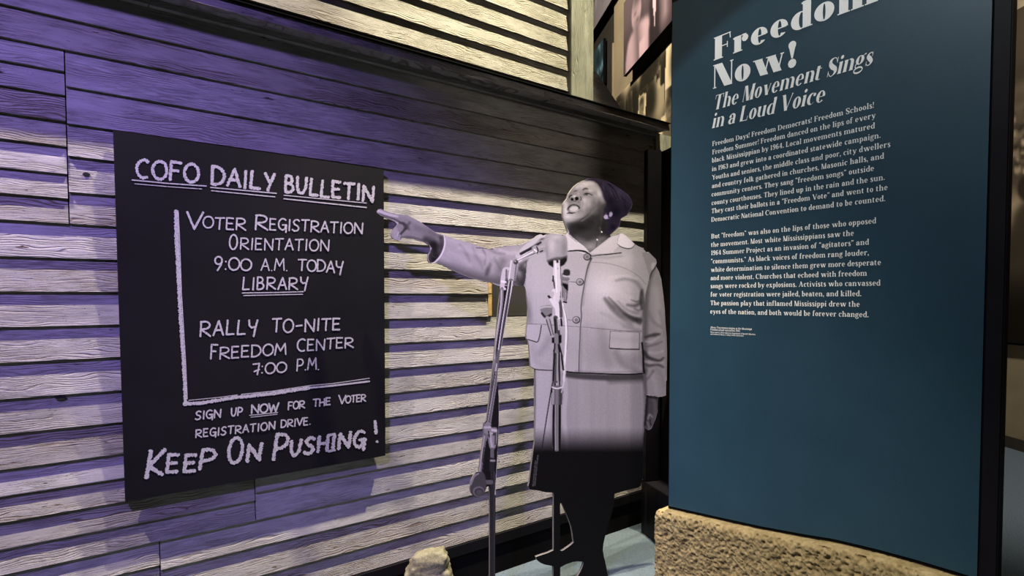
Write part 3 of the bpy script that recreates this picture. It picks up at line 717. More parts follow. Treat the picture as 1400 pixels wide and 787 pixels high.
L(hand('K',199,652,222,647,37,34,6.0,.45,.2,.14)+hand('EE',227,646.5,268,642.5,24.5,22,5.4,.45,.32,.12)+hand('P',272,641.5,294,639,26.5,25,5.4,.45,.2,.12)+hand('O',311.5,634.5,330,632,34,34,5.2,.45,.2,.08)+hand('N',337,631,356,628,23,22,5.6,.45,.2,.12)+
  hand('P',373,627,392,624,34,33,5.4,.45,.2,.12)+hand('USHING',396.5,623,498,609.5,20.5,21.5,5.2,.45,.30,.10)+[([(513,575.5),(514.2,592)],4.8),([(515.4,603),(516,603.8)],4.2),([(449.5,594.5),(458,593)],3.4),([(449,616.5),(458,614.8)],3.4)], 'chalk_slogan')
# ---------------------------------------------------------------- gallery beyond
def wm(Y): return cf(1.976-.194*Y, Y)
gd = (wm(10)-wm(3)).normalized(); gn = Vector((-gd.y, gd.x, 0))
if gn.dot(RT) > 0: gn = -gn          # towards the passage side (left)
def gp(Y, z, off=0): p = wm(Y); return Vector((p.x+gn.x*off, p.y+gn.y*off, z))
def Yat(px, off=0.0):
    lo, hi = 2.0, 14.0; u = (px-CX)/FPX
    for _ in range(40):
        m_ = (lo+hi)/2; p = gp(m_, 0, off)-Vector((CAM.x,CAM.y,0)); r_ = p.dot(RT)/p.dot(FW)
        if r_ > u: lo = m_
        else: hi = m_
    return lo
def zat(Y, py, off=0.0): p = gp(Y,0,off)-Vector((CAM.x,CAM.y,0)); return CAM.z+(407.5-py)/FPX*p.dot(FW)
def slab(name, Y0, Y1, z0, z1, o0, o1, mat, parent=None):
    V = [gp(Y,z,o) for o in (o0,o1) for (Y,z) in ((Y0,z0),(Y1,z0),(Y1,z1),(Y0,z1))]
    return mesh(name, V, [(3,2,1,0),(4,5,6,7),(0,1,5,4),(1,2,6,5),(2,3,7,6),(3,0,4,7)], mat, parent)
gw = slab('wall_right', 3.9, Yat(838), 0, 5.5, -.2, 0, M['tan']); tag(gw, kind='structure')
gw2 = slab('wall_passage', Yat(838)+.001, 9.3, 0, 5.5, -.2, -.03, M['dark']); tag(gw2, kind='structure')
def print_mat(name):
    m, nt, b = newmat(name, .6, 0, .2)
    a = N(nt,'ShaderNodeVertexColor'); a.layer_name = 'print'; nt.links.new(a.outputs['Color'], b.inputs['Base Color']); return m
M['print'] = print_mat('printed_photograph')
class Canvas:
    """a small painter in plain numbers: the flat print of a poster or cutout"""
    def __init__(s, x0, y0, w, h, k, val=.5):
        s.x0, s.y0, s.k = x0, y0, k; s.W, s.H = int(w*k)+1, int(h*k)+1
        s.a = np.full((s.H, s.W), val, np.float32); s.lab = np.zeros((s.H, s.W), np.int16)
        s.X = x0+np.arange(s.W, dtype=np.float32)/k; s.Y = y0+np.arange(s.H, dtype=np.float32)/k
    def win(s, xa, ya, xb, yb):
        i0 = max(0, int((xa-s.x0)*s.k)-1); i1 = min(s.W, int((xb-s.x0)*s.k)+3)
        j0 = max(0, int((ya-s.y0)*s.k)-1); j1 = min(s.H, int((yb-s.y0)*s.k)+3)
        return slice(j0, max(j0,j1)), slice(i0, max(i0,i1))
    def mask(s, poly, blur=.5):
        P = np.array(poly, float); pad = blur*3+1
        sj, si = s.win(P[:,0].min()-pad, P[:,1].min()-pad, P[:,0].max()+pad, P[:,1].max()+pad)
        X, Y = np.meshgrid(s.X[si], s.Y[sj]); m = np.zeros(X.shape, bool)
        for (xa,ya),(xb,yb) in zip(P, np.roll(P,-1,0)):
            if ya == yb: continue
            m ^= ((ya > Y) != (yb > Y)) & (X < (xb-xa)*(Y-ya)/(yb-ya)+xa)
        return (sj,si), s.blur(m.astype(np.float32), blur*s.k)
    def blur(s, m, sg):
        if sg < .3 or m.size == 0: return m
        r = int(sg*2.6)+1; kx = np.exp(-.5*(np.arange(-r,r+1)/sg)**2); kx /= kx.sum()
        for ax in (0,1):
            p = np.pad(m, [(r,r) if i == ax else (0,0) for i in (0,1)], mode='edge'); o = np.zeros_like(m)
            for i, kk in enumerate(kx): o += kk*(p[i:i+m.shape[0]] if ax == 0 else p[:, i:i+m.shape[1]])
            m = o
        return m
    def put(s, w, m, val, alpha=1, clip=None, label=None):
        m = m*alpha
        if clip is not None: m = m*clip[w]
        s.a[w] = s.a[w]*(1-m)+val*m
        if label is not None: s.lab[w] = np.where(m > .5, label, s.lab[w])
    def fill(s, poly, val, blur=.5, alpha=1, clip=None, label=None):
        w, m = s.mask(poly, blur); s.put(w, m, val, alpha, clip, label)
    def full(s, poly, blur=.5):
        f = np.zeros_like(s.a); w, m = s.mask(poly, blur); f[w] = m; return f
    def line(s, pts, wd, val, blur=.5, alpha=1, clip=None, label=None):
        P = smooth(pts) if len(pts) > 2 else pts
        ws = np.interp(np.linspace(0,1,len(P)), np.linspace(0,1,len(wd)), wd) if hasattr(wd,'__len__') else [wd]*len(P)
        P = np.array(P, float); pad = max(ws)+blur*3+1
        w = s.win(P[:,0].min()-pad, P[:,1].min()-pad, P[:,0].max()+pad, P[:,1].max()+pad)
        X, Y = np.meshgrid(s.X[w[1]], s.Y[w[0]]); m = np.zeros(X.shape, np.float32)
        for i in range(len(P)-1):
            ax, ay = P[i]; dx, dy = P[i+1]-P[i]; L2 = dx*dx+dy*dy+1e-9
            t = np.clip(((X-ax)*dx+(Y-ay)*dy)/L2, 0, 1); d = np.hypot(X-ax-t*dx, Y-ay-t*dy); r = (ws[i]+(ws[i+1]-ws[i])*t)/2
            m = np.maximum(m, np.clip((r-d)/max(blur,.35)+.5, 0, 1))
        m = m*m*(3-2*m); s.put(w, m, val, alpha, clip, label)
    def blob(s, cx, cy, rx, ry, val, alpha=1, ang=0, clip=None, label=None, hard=0):
        R_ = max(rx,ry)*(2.6 if not hard else 1.3); w = s.win(cx-R_, cy-R_, cx+R_, cy+R_)
        X, Y = np.meshgrid(s.X[w[1]]-cx, s.Y[w[0]]-cy); a = math.radians(ang); c_, s_ = math.cos(a), math.sin(a)
        u = (X*c_+Y*s_)/rx; v = (-X*s_+Y*c_)/ry; d = u*u+v*v
        m = np.exp(-d*1.2) if not hard else np.clip((1-np.sqrt(d))*min(rx,ry)/hard+.5, 0, 1)
        s.put(w, m, val, alpha, clip, label)
def smooth(P, n=5, closed=False):
    out = []; L_ = len(P); rng = range(L_ if closed else L_-1)
    g_ = (lambda i: P[i % L_]) if closed else (lambda i: P[min(max(i,0),L_-1)])
    for i in rng:
        a, b_, c_, d = g_(i-1), g_(i), g_(i+1), g_(i+2)
        for k in range(n):
            u = k/n; out.append(tuple(.5*(2*b_[j]+(c_[j]-a[j])*u+(2*a[j]-5*b_[j]+4*c_[j]-d[j])*u*u+(3*b_[j]-a[j]-3*c_[j]+d[j])*u**3) for j in (0,1)))
    if not closed: out.append(tuple(P[-1]))
    return out
def lin(v): v = np.clip(v,0,1); return np.where(v <= .04045, v/12.92, ((v+.055)/1.055)**2.4)
def color_mesh(name, V, F, col, parent, loops_smooth=False):
    me = bpy.data.meshes.new(name); off = np.array(parent.location if parent else (0,0,0))
    V = np.asarray(V, np.float32)-off.astype(np.float32); F = np.asarray(F, np.int32)
    me.vertices.add(len(V)); me.vertices.foreach_set('co', V.ravel()); me.loops.add(F.size); me.loops.foreach_set('vertex_index', F.ravel())
    me.polygons.add(len(F)); me.polygons.foreach_set('loop_start', np.arange(0, F.size, 4, dtype=np.int32))
    me.update(calc_edges=True)
    ca = me.color_attributes.new('print', 'FLOAT_COLOR', 'POINT'); c4 = np.ones((len(V),4), np.float32); c4[:,:3] = col; ca.data.foreach_set('color', c4.ravel())
    return link(name, me, M['print'], parent)
def tint(a, dark, lite):
    """two-ink print: grey value to colour"""
    a = np.asarray(a)[...,None]; d, l = np.array(dark), np.array(lite); return lin(a*(l*(1-0)+0)+(1-a)*d*0+a*(1-a)*(d-.5)*.4)
def canvas_slab(name, cv, fn, rgb, parent):
    """canvas pixels -> a print mesh; fn(u,v) gives the 3-D point for u,v in canvas units"""
    V = np.array([fn(x, y) for y in cv.Y for x in cv.X], np.float32); W_, H_ = cv.W, cv.H
    i = (np.arange(H_-1)[:,None]*W_+np.arange(W_-1)[None,:]).ravel(); F = np.stack([i, i+W_, i+W_+1, i+1], 1)
    return color_mesh(name, V, F, rgb(cv.a).reshape(-1,3), parent)
def rgbf(r, g, b_): return lambda a: lin(np.stack([a*r, a*g, a*b_], -1))
def frame_print(tname, label, cat, Y0, Y1, z0, z1, off, painter, rgb, k=40, th=.03):
    t = thing(tname, gp(Y0, z0, off), label, cat)
    slab('mount', Y0, Y1, z0, z1, off-th, off-.002, M['black'], t)
    Lm = (wm(Y1)-wm(Y0)).length
    cv = Canvas(0, 0, Lm, z1-z0, k, .5); painter(cv, Lm, z1-z0)
    canvas_slab('photo_print', cv, lambda u, v: gp(Y1+(Y0-Y1)*u/Lm, z1-v, off), rgb, t); return t
def p_pink(cv, w_, h_):
    # men in suits and a raised pole; u runs from the far end (left in view) to the near end
    cv.fill([(0,0),(w_,0),(w_,h_),(0,h_)], .34)
    cv.fill([(0,0),(w_,0),(w_,h_*.28),(0,h_*.5)], .46, .1)
    for i in range(40): x = random.uniform(.4,w_); cv.line([(x,0),(x+.05,h_)], .02, random.choice([.26,.42]), .02, .5)
    cv.blob(.36,.24,.13,.16,.78,1,0,None,None,.03); cv.blob(.38,.13,.15,.09,.35,.8); cv.blob(.33,.25,.04,.02,.45,.8); cv.blob(.4,.33,.05,.02,.45,.8)
    cv.fill(smooth([(.12,.46),(.3,.38),(.5,.38),(.72,.46),(.8,.75),(.7,.75),(.1,.75)],4,True), .84, .02)
    cv.line([(.38,.40),(.42,.72)], .04, .3, .02); cv.fill([(.45,.55),(.6,.55),(.6,.7),(.45,.7)], .9, .01)
    cv.blob(.80,.14,.08,.15,.80,1,0,None,None,.02); cv.blob(.80,.03,.09,.06,.25,.9); cv.blob(.77,.12,.03,.012,.35,.8); cv.blob(.83,.20,.04,.014,.35,.8)
    cv.fill([(.70,.32),(.80,.30),(.92,.34),(.95,.75),(.68,.75)], .22, .02); cv.fill([(.76,.30),(.86,.30),(.82,.58)], .97, .008)
    cv.line([(1.04,0),(1.05,.56)], .035, .97, .01); cv.blob(1.05,.36,.05,.05,.85,1,0,None,None,.02)
    cv.blob(1.28,.05,.06,.12,.75,1,0,None,None,.03); cv.fill([(1.22,.20),(1.34,.16),(1.30,.42),(1.22,.44)], .93, .01); cv.line([(1.42,0),(1.36,.4)], .03, .85, .01)
def p_head(cv, w_, h_):
    cv.fill([(0,0),(w_,0),(w_,h_),(0,h_)], .70)
    for i in range(60): cv.blob(random.uniform(0,w_), random.uniform(0,h_), random.uniform(.03,.1), random.uniform(.05,.15), random.choice([.35,.5,.9,.95]), .8, random.uniform(0,180))
def p_teal(cv, w_, h_):
    cv.fill([(0,0),(w_,0),(w_,h_),(0,h_)], .35)
    for i in range(50): cv.blob(random.uniform(0,w_), random.uniform(0,h_), random.uniform(.02,.06), random.uniform(.04,.10), random.choice([.12,.25,.7,.85]), .9, random.uniform(0,180))
def p_news(cv, w_, h_):
    # pasted placards and pages over a crowd
    cv.fill([(0,0),(w_,0),(w_,h_),(0,h_)], .93)
    for i in range(90):
        x, y, a = random.uniform(-.1,w_), random.uniform(-.1,h_)*random.choice([.4,1]), random.uniform(-.2,.2); ww, hh = random.uniform(.15,.35), random.uniform(.2,.42)
        v = random.choice([.97,.92,.8,.72,.99]); cv.fill([(x,y),(x+ww,y+a*ww),(x+ww-a*hh,y+hh+a*ww),(x-a*hh,y+hh)], v, .006)
        if random.random() < .6:
            for q in range(3):
                yy_ = y+hh*(.25+.25*q); xx_ = x+.04
                while xx_ < x+ww-.06:
                    cv.line([(xx_,yy_),(xx_+random.uniform(-.01,.03),yy_-.07)], .022, .18, .008); 
                    if random.random() < .6: cv.line([(xx_,yy_-.035),(xx_+.035,yy_-.04)], .018, .18, .008)
                    xx_ += .05
    for i in range(12):
        x, y = random.uniform(0,w_), random.uniform(.15,h_*.8)
        cv.blob(x, y, .07, .09, .55, .9, 0, None, None, .02); cv.blob(x, y-.06, .08, .05, .25, .9); cv.blob(x, y+.2, .14, .13, .42, .9, 0, None, None, .03); cv.blob(x+.02,y+.02,.03,.012,.3,.8)
frame_print('hanging_photograph', 'pink-toned photo panel of suited men hanging high beyond the corner post', 'photograph', 4.4, Yat(851,.12), zat(Yat(851,.12),109,.12), zat(Yat(851,.12),12,.12), .12, p_pink, rgbf(.93,.78,.80), 55)
frame_print('framed_photograph', 'grey photo panel with pink lower rim beside the top of the corner post', 'photograph', Yat(838,.06), 9.2, zat(Yat(838,.06),3,.06), 5.3, .06, p_head, rgbf(.86,.80,.82), 35)
frame_print('small_framed_photograph', 'small teal photo panel showing between corner post and sloping board', 'photograph', Yat(824,.02), 8.6, zat(Yat(824,.02),117,.02), zat(Yat(824,.02),58,.02), .02, p_teal, rgbf(.70,.92,1.0), 45)
frame_print('placard_collage', 'sepia collage of placards and crowd on the wall above the ledge end', 'mural', 3.95, Yat(841,.03), 1.2, zat(Yat(841,.03),138,.03), .03, p_news, rgbf(1.0,.90,.72), 60)
# dark cabinet edge and thin rail in the passage
box_ = slab('passage_rail', Yat(836.5,.01), Yat(835.4,.01), 0, zat(Yat(836,.01),65), -.02, .01, M['tan']); tag(box_, 'thin pale vertical rail in the dark passage beside the corner post', 'rail')

# curved mural wall on the far right
fr = on_floor(1366, 607.5); fr2 = on_floor(1400, 617.5)
dm = (fr2-fr); dm.z = 0; dm.normalize(); nm = Vector((dm.y,-dm.x,0))
if nm.dot(CAM-fr) < 0: nm = -nm
def mp_(u, z, off=0): p = fr+dm*u+nm*off; return Vector((p.x, p.y, z))
def mslab(name, u0, u1, z0, z1, o0, o1, mat, parent=None):
    V = [mp_(u,z,o) for o in (o0,o1) for (u,z) in ((u0,z0),(u1,z0),(u1,z1),(u0,z1))]
    return mesh(name, V, [(3,2,1,0),(4,5,6,7),(0,1,5,4),(1,2,6,5),(2,3,7,6),(3,0,4,7)], mat, parent)
w2 = mslab('wall_gallery', -1.6, 2.2, 0, 5.5, -.2, 0, M['tan']); tag(w2, kind='structure')
bs = mslab('baseboard_right', -1.6, 2.2, 0, .10, .001, .014, plain('brown_baseboard',(.06,.045,.03),.7)); tag(bs, kind='structure')
mu = thing('photo_mural', mp_(0,.9,.05), 'sepia photo mural of seated people on the far right wall', 'mural')
mslab('mount', -1.5, 2.1, .90, 3.75, .002, .03, M['black'], mu)
cv = Canvas(0, 0, 3.6, 2.85, 48, .3)
cv.fill([(0,0),(3.6,0),(3.6,2.85),(0,2.85)], .36, 0)
cv.fill([(0,0),(3.6,0),(3.6,.55),(0,.55)], .30, .05)
for y, v in ((.62,.16),(.72,.55),(.80,.2),(.86,.5)): cv.line([(0,y),(3.6,y-.05)], .05, v, .03)
for i in range(150):
    x, y = random.uniform(0,3.6), random.uniform(.9,1.45); cv.blob(x, y, .035, .045, random.choice([.5,.62,.75]), .95, 0, None, None, .02); cv.blob(x, y-.035, .04, .025, .15, .8)
for cxx in np.arange(.12, 3.6, .42):
    cv.line(smooth([(cxx-.20,1.78),(cxx-.12,1.62),(cxx+.03,1.57),(cxx+.2,1.66)],4), .05, .93, .02)
    cv.blob(cxx-.05,1.52,.10,.12,.22,.95,0,None,None,.03); cv.fill(smooth([(cxx-.2,1.85),(cxx-.1,1.66),(cxx+.1,1.62),(cxx+.22,1.9),(cxx+.22,2.85),(cxx-.22,2.85)],4,True), .30, .03, .9)
cv.fill([(0,2.35),(3.6,2.35),(3.6,2.85),(0,2.85)], .13, .12, .9)
cv.line([(0,2.2),(3.6,2.15)], .03, .4, .03, .6)
canvas_slab('photo_print', cv, lambda u, v: mp_(-1.5+u, 3.75-v, .032), rgbf(1.0,.88,.72), mu)
# ---------------------------------------------------------------- flat photo cutout of the speaker
pA = cf((516-CX)/FPX*2.32, 2.32); pB = cf((800-CX)/FPX*2.70, 2.70)
cd = (pB-pA).normalized(); cn = Vector((cd.y,-cd.x,0))
if cn.dot(Vector((CAM.x,CAM.y,0))-pA) < 0: cn = -cn
def T(ox, oy, s): return lambda *P: [(ox+a/s, oy+b_/s) for a, b_ in P]
t1 = T(740,225,6.556); t2 = T(500,270,4.371); t3 = T(700,320,3.936); t4 = T(640,480,3.579); t5 = T(640,640,5.0)
t9 = T(700,340,5.625); t10 = T(640,360,4.92); t11 = T(860,400,3.935); t8 = T(630,340,2.186)
# outline, clockwise in the picture from the fingertip
OUT = ([(515.4,288.5),(517.2,286),(520.6,285.4),(530,289.2),(541,292.4),(550,293.4),(557,294.2),(566,298.5),(575.5,303.5),(586,311),(597,318.6),(606.4,321.0),(620,326),(637,330.6),(649,334),(660,338),(668,340),(674,339.4),(684,338),(694.5,336),(704,335.2),(712,334.6),
 (719,331),(726,327.5),(732,324.5),(735,321.5),(739.5,320),(743,322),(748,320),(756,318.8),(765,319.4),(770,322.2),(773,320),(776.8,317)]
 +t1((240,600),(224,555),(205,500),(195,470),(192,420),(196,355),(208,332),(232,305),(240,282),(246,262),(270,225),(300,190),(338,160),(380,140),(425,122),(470,118),(515,124),(560,138),(610,158),(650,180),(700,212),(740,238),(775,268),(800,298),(815,330),(818,352),(812,378),(800,400),(785,432),(765,455),(740,470),(716,482),(712,500),(706,540),(690,568),(668,588),(648,604),(610,634))
 +t1((640,640),(680,628),(705,616),(728,615),(760,635),(800,672),(838,710),(870,730),(905,745),(945,787))+t3((735,95),(775,135),(779,152),(775,172),(790,200),(803,240),(815,330),(822,400),(826,480),(832,560),(834,640),(833,787))
 +t4((969,140),(968,216),(950,221),(932,222),(928,240),(927,270),(926,300),(917,330),(905,360),(896,378),(885,386),(872,380),(862,368),(865,330),(862,380),(858,420),(857,480),(855,560),(852,620),(846,655),(835,666),(800,674),(760,684),(716,697))
 +t5((1000,176),(998,230),(988,290),(970,350),(952,410),(935,470),(925,515),(921,560),(928,600),(940,650),(950,700),(955,735),(960,770),(962,800),(960,812),(625,812),(585,812),(583,735),(583,668),(560,664),(520,656),(490,642),(470,625),(464,605),(500,592),(545,578),(585,560),(585,400),(585,165),(540,164),(500,156),(478,150),(430,146),(418,136),(412,122))
 +t4((300,640),(304,610),(310,560),(317,505),(325,450),(328,380),(328.5,300),(327,200),(328,130),(330,90))
 +t3((115,722),(100,712),(97,660),(92,600),(88,578),(78,560),(77,540),(84,470),(88,400),(84,360),(75,300),(70,286),(66,276))
 +t2((900,528),(885,520),(880,535))
 +[(700.5,393),(697,410),(693.5,430),(690,450),(686.5,468),(683.5,484),(680.5,505),(679.8,520),(681,530),(682,545),(682.4,565),(681.8,590),(680.6,612),(679.6,632),(678.6,650),(677.8,668),(677.4,700),(677.2,760),(677,826),(669.6,826),(669.8,740),(669.6,690),(669.2,664),(666,664.5),(663,672),(659,677.5),(654,679.6),(647.5,678),(643.6,673),(642.8,666),(644.5,657),(647.5,650),(651,645),(654.5,644.5),(656.5,630),(658.8,614),(660.5,604),(662,592),(661,586),(661.4,578.5),(665.5,574),(667.5,560),(671,530),(674,505),(676.5,480),(679,452),(681.5,420),(684.6,397)]
 +[(684,395),(683,391),(676,388.6)]+t2((750,508),(690,495),(620,478),(565,455),(520,435),(470,408),(430,392),(410,388),(395,392),(380,388),(372,375),(370,358),(374,340),(384,325),(386,300),(380,285),(355,266),(320,258),(290,246),(262,244),(235,240),(214,241),(210,252),(200,258),(182,253),(166,247),(155,232),(152,216),(160,195),(178,172),(188,158),(172,142),(140,128),(110,115),(88,106),(70,92)))
H1 = t5((628,240),(634,234),(642,240),(665,295),(690,355),(704,395),(713,440),(718,480),(722,505),(705,522),(680,540),(655,557),(640,564),(629,562))
H2 = t5((630,676),(670,655),(720,638),(755,635),(790,637),(785,665),(770,700),(750,735),(735,770),(730,790),(630,790))
def cut_pt(px, py, off=0.0): return on_plane(px, py, pA+cn*off, cn)
def cut_arr(P, off=0.0):
    P = np.asarray(P, float); u = (P[:,0]-CX)/FPX; v = (CY-P[:,1])/FPX; cp, sp = math.cos(PITCH), math.sin(PITCH)
    d = np.outer(cp+v*sp, np.array(FW))+np.outer(u, np.array(RT))+np.outer(v*cp-sp, [0,0,1])
    n = np.array(cn); c0 = np.array(CAM); k = ((np.array(pA+cn*off)-c0)@n)/(d@n); return c0+d*k[:,None]

cv = Canvas(508, 236, 412, 600, 1.45, .62)
X_, Y_ = np.meshgrid(cv.X, cv.Y)
fil, lin_, blob = cv.fill, cv.line, cv.blob
LAB = {1:'jacket',2:'face',3:'hair',4:'pointing_hand',5:'resting_hand',6:'skirt',7:'black_lower_print',8:'microphone',9:'microphone_stand',10:'jacket_button',11:'pocket_flap',12:'collar',15:'pocket_flap',16:'jacket_button',17:'jacket_button',13:'boom_stand',14:'stand_microphone'}
# --- skirt
SK = t3((115,700),(708,700))+t4((868,110),(872,200),(868,300),(860,400),(857,500),(851,670),(716,700),(600,705),(420,695),(300,680),(296,650),(312,555),(325,450),(328,300),(326,200),(328,90))
skm = cv.full(SK, .3)
fil(SK, .60, .3, label=6)
for px in np.arange(733, 884, 1.75):
    lin_([(px+(757-px)*0,505),(px+(px-800)*.02,620)], .8, .50+.03*math.sin(px*3), .5, .30, skm)
fil(t4((330,90),(410,90),(400,500),(320,500)), .66, 2, .8, skm); lin_(t4((470,100),(478,200),(470,330),(490,500)), 6, .68, 3, .6, skm)
for xx, v in ((560,.64),(640,.61),(740,.63),(820,.57)): lin_(t4((xx,150),(xx+6,300),(xx+4,480)), 14, v, 12, .30, skm)
lin_(t4((480,112),(560,122),(700,128),(860,122)), 8, .20, 5, .75, skm); lin_(t4((700,135),(860,130)), 12, .3, 8, .5, skm)
lin_(t4((866,110),(868,300),(855,500)), 5, .38, 4, .6, skm); lin_(t4((328,100),(328,300),(320,500)), 1.6, .30, 1.2, .7, skm)
# --- jacket torso
JK = t3((70,120),(85,95),(110,78),(170,60),(260,80))+t1((240,605),(330,560),(560,620),(640,640),(700,630))+t1((870,730),(905,745))+t3((690,75),(735,95),(775,135),(760,180),(745,300),(735,400),(720,480),(712,560),(712,700),(708,740))+t3((640,752),(540,752),(420,746),(340,742),(290,738),(270,735),(200,733),(130,728),(100,712),(92,580),(75,550),(88,400),(70,280),(60,200))
jm = cv.full(JK, .4); fil(JK, .665, .4, label=1)
# broad light and shade on the torso
blob(*t3((500,300))[0], 30, 34, .80, .85, 0, jm); blob(*t3((250,320))[0], 26, 40, .72, .5, 0, jm); blob(*t3((150,300))[0], 12, 40, .70, .6, 0, jm)
blob(*t3((590,130))[0], 26, 10, .73, .6, 10, jm); blob(*t3((470,640))[0], 26, 24, .56, .6, 0, jm); blob(*t3((250,620))[0], 26, 28, .58, .45, 0, jm); blob(*t3((640,680))[0], 26, 12, .50, .6, 0, jm)
blob(*t3((90,420))[0], 5, 22, .42, .6, -5, jm)
def folds(T_, L_, clip):
    for pts, wd, v, bl, al in L_:
        if bl >= 1.5: bl *= 1.9; al *= .88
        lin_(T_(*pts), wd, v, bl, al, clip)
folds(t3, [
 (((560,250),(610,240),(660,252),(690,285),(700,320)), [2,4,5,5,3], .46, 3.0, .6), (((520,235),(600,225),(670,240)), 3, .80, 3, .5),
 (((480,420),(520,440),(560,470),(620,500),(690,520)), [1,3,4,5,3], .50, 4, .7), (((500,350),(540,390),(580,430),(640,480)), [2,6,8,7], .42, 5, .75),
 (((520,340),(560,380),(600,420),(670,470),(690,478)), [1,3,4,5,4], .22, 2.5, .7), (((570,360),(610,400),(650,420),(680,425)), [1,3,4,3], .45, 3, .6), (((600,430),(640,450),(690,462)), [2,5,6], .13, 2.5, .85),
 (((560,410),(610,450),(670,490)), 4, .74, 3, .5), (((470,400),(520,440),(580,490)), 5, .72, 4, .6), (((620,380),(660,385),(690,370)), [2,4,5], .25, 3, .75), (((696,310),(694,350),(698,400)), [3,5,3], .22, 2.0, .8), (((640,352),(670,362),(696,352)), [1,2,2], .30, 1.6, .7), (((500,345),(540,392),(590,432),(650,462)), [3,8,9,7], .36, 3.0, .6),
 (((660,400),(680,410),(700,400)), [2,3,3], .34, 2, .6), (((560,300),(600,330),(640,345)), 5, .76, 4, .5),
 (((700,300),(712,400),(708,520),(708,640),(712,740)), [3,4,3,3,5], .26, 2.2, .75), (((700,560),(690,640),(700,700)), 5, .48, 4, .5),
 (((400,500),(410,620),(420,740)), 10, .60, 7, .5), (((480,520),(500,620),(520,700)), 12, .50, 8, .45), (((560,640),(600,700),(680,740)), 8, .44, 5, .5),
 (((150,640),(180,600),(200,560)), 8, .52, 6, .55), (((110,600),(130,680),(200,720)), 6, .55, 5, .4),
 # seams
 (((78,483),(160,484),(240,490),(330,497),(420,503),(520,512),(620,520),(700,522)), .9, .38, .6, .7), (((270,497),(330,500),(420,505)), .8, .8, .6, .4),
 (((430,150),(520,158),(610,185),(680,225),(720,270)), .8, .46, .6, .6),
 (((72,150),(68,220),(66,280)), 2.5, .40, 2, .6), (((88,410),(82,470),(76,550)), 1.6, .42, 1.5, .6),
 # front placket
 (((428,130),(412,165),(398,220),(386,290),(376,350),(372,400),(374,440),(368,500),(366,560),(362,640),(360,738)), [2.2,2.2,1.6,1.5,1.3,1.3,1.3,1.3,1.2,1.2,1.4], .24, .9, .85),
 (((420,150),(400,230),(388,300),(380,380)), 3.5, .52, 2.5, .5), (((372,505),(372,620),(370,740)), 3, .5, 2.5, .5),
 (((310,256),(350,258)), .8, .3, .5, .7), (((325,462),(300,460)), .8, .35, .5, .6)], jm)
# hem
folds(t3, [(((98,714),(130,727),(200,732),(215,732)), 1.3, .14, .8, .95), (((290,738),(340,744),(440,748),(540,752),(640,753),(708,748)), 1.7, .08, .8, .95), (((340,736),(500,742),(700,738)), 2, .45, 1.5, .5)], None)
# fabric weave
for px in np.arange(720, 884, 1.6): lin_([(px,400),(px,506)], .6, .5, .4, .12, jm)
# --- right sleeve (photo right)
SL = t3((700,100),(740,90),(775,135),(779,155),(775,175),(800,230),(815,330),(826,480),(833,640),(834,787))+t4((968,216),(930,222),(880,214),(862,205),(860,150),(856,90))+t3((712,740),(708,640),(708,560),(712,440),(716,330),(740,230))
sm = cv.full(SL, .4); fil(SL, .60, .4, label=1)
folds(t3, [(((770,180),(742,250),(725,330),(718,430),(714,560),(716,740)), [1,3,6,8,8,6], .34, 4, .8), (((820,350),(828,500),(832,760)), 2.5, .46, 2, .6), (((775,300),(785,420),(790,500)), 9, .68, 6, .7),
 (((735,420),(760,470),(800,500)), 4, .48, 3, .6)], sm)
folds(t11, [(((85,240),(110,232),(140,226),(165,222)), [2,4,5,2], .22, 2, .8), (((90,262),(120,262),(160,240)), [2,3,2], .72, 2, .7), (((84,290),(110,286),(150,275),(180,262)), [2,3,3,1], .40, 2, .7),
 (((82,320),(100,345),(130,358),(165,365),(185,350)), [5,5,4,3,2], .20, 2.2, .85), (((110,320),(140,325),(180,315)), 3, .70, 2.4, .7), (((85,385),(110,392),(150,385),(185,400)), [2,4,4,2], .28, 2.2, .8), (((90,370),(130,378),(180,375)), 2.6, .68, 2, .7),
 (((84,420),(85,470),(92,550)), [6,5,3], .30, 2.5, .75), (((120,440),(140,480),(150,540)), 6, .66, 4, .7), (((92,470),(110,450),(130,420)), 3, .4, 2.4, .7), (((150,410),(175,440),(190,500)), 3, .52, 3, .5),
 (((60,150),(72,120),(80,60)), 4, .36, 3, .5), (((165,100),(180,160),(190,230)), 4, .5, 3, .5), (((95,548),(140,558),(196,558)), 1.0, .85, .8, .8), (((70,270),(76,330),(78,400),(82,430)), 2.6, .10, 1.2, .9)], None)
fil(t3((752,150),(779,150),(768,182),(756,200),(748,178)), .74, 1, .8, sm); folds(t3, [(((779,158),(768,184),(752,205),(740,240)), [1,1.6,1.4,1], .16, .8, .9)], sm)
# --- pocket flaps
for P_, lab in ((((80,484),(158,488),(150,540),(138,577),(112,574),(80,565),(77,540)),11), (((530,520),(600,524),(684,528),(683,575),(682,615),(600,614),(524,611),(526,570)),15)):
    fil(t3(*P_), .67, .4, label=lab)
folds(t3, [(((158,490),(150,540),(138,578),(112,574),(84,566)), 1.3, .14, .7, .9), (((528,614),(600,618),(684,619)), 1.5, .12, .8, .9), (((529,522),(524,612)), .9, .30, .6, .8), (((686,530),(685,616)), 1.0, .24, .7, .8), (((530,521),(684,528)), .8, .36, .5, .7), (((540,560),(600,568),(675,570)), 6, .60, 5, .5)], None)
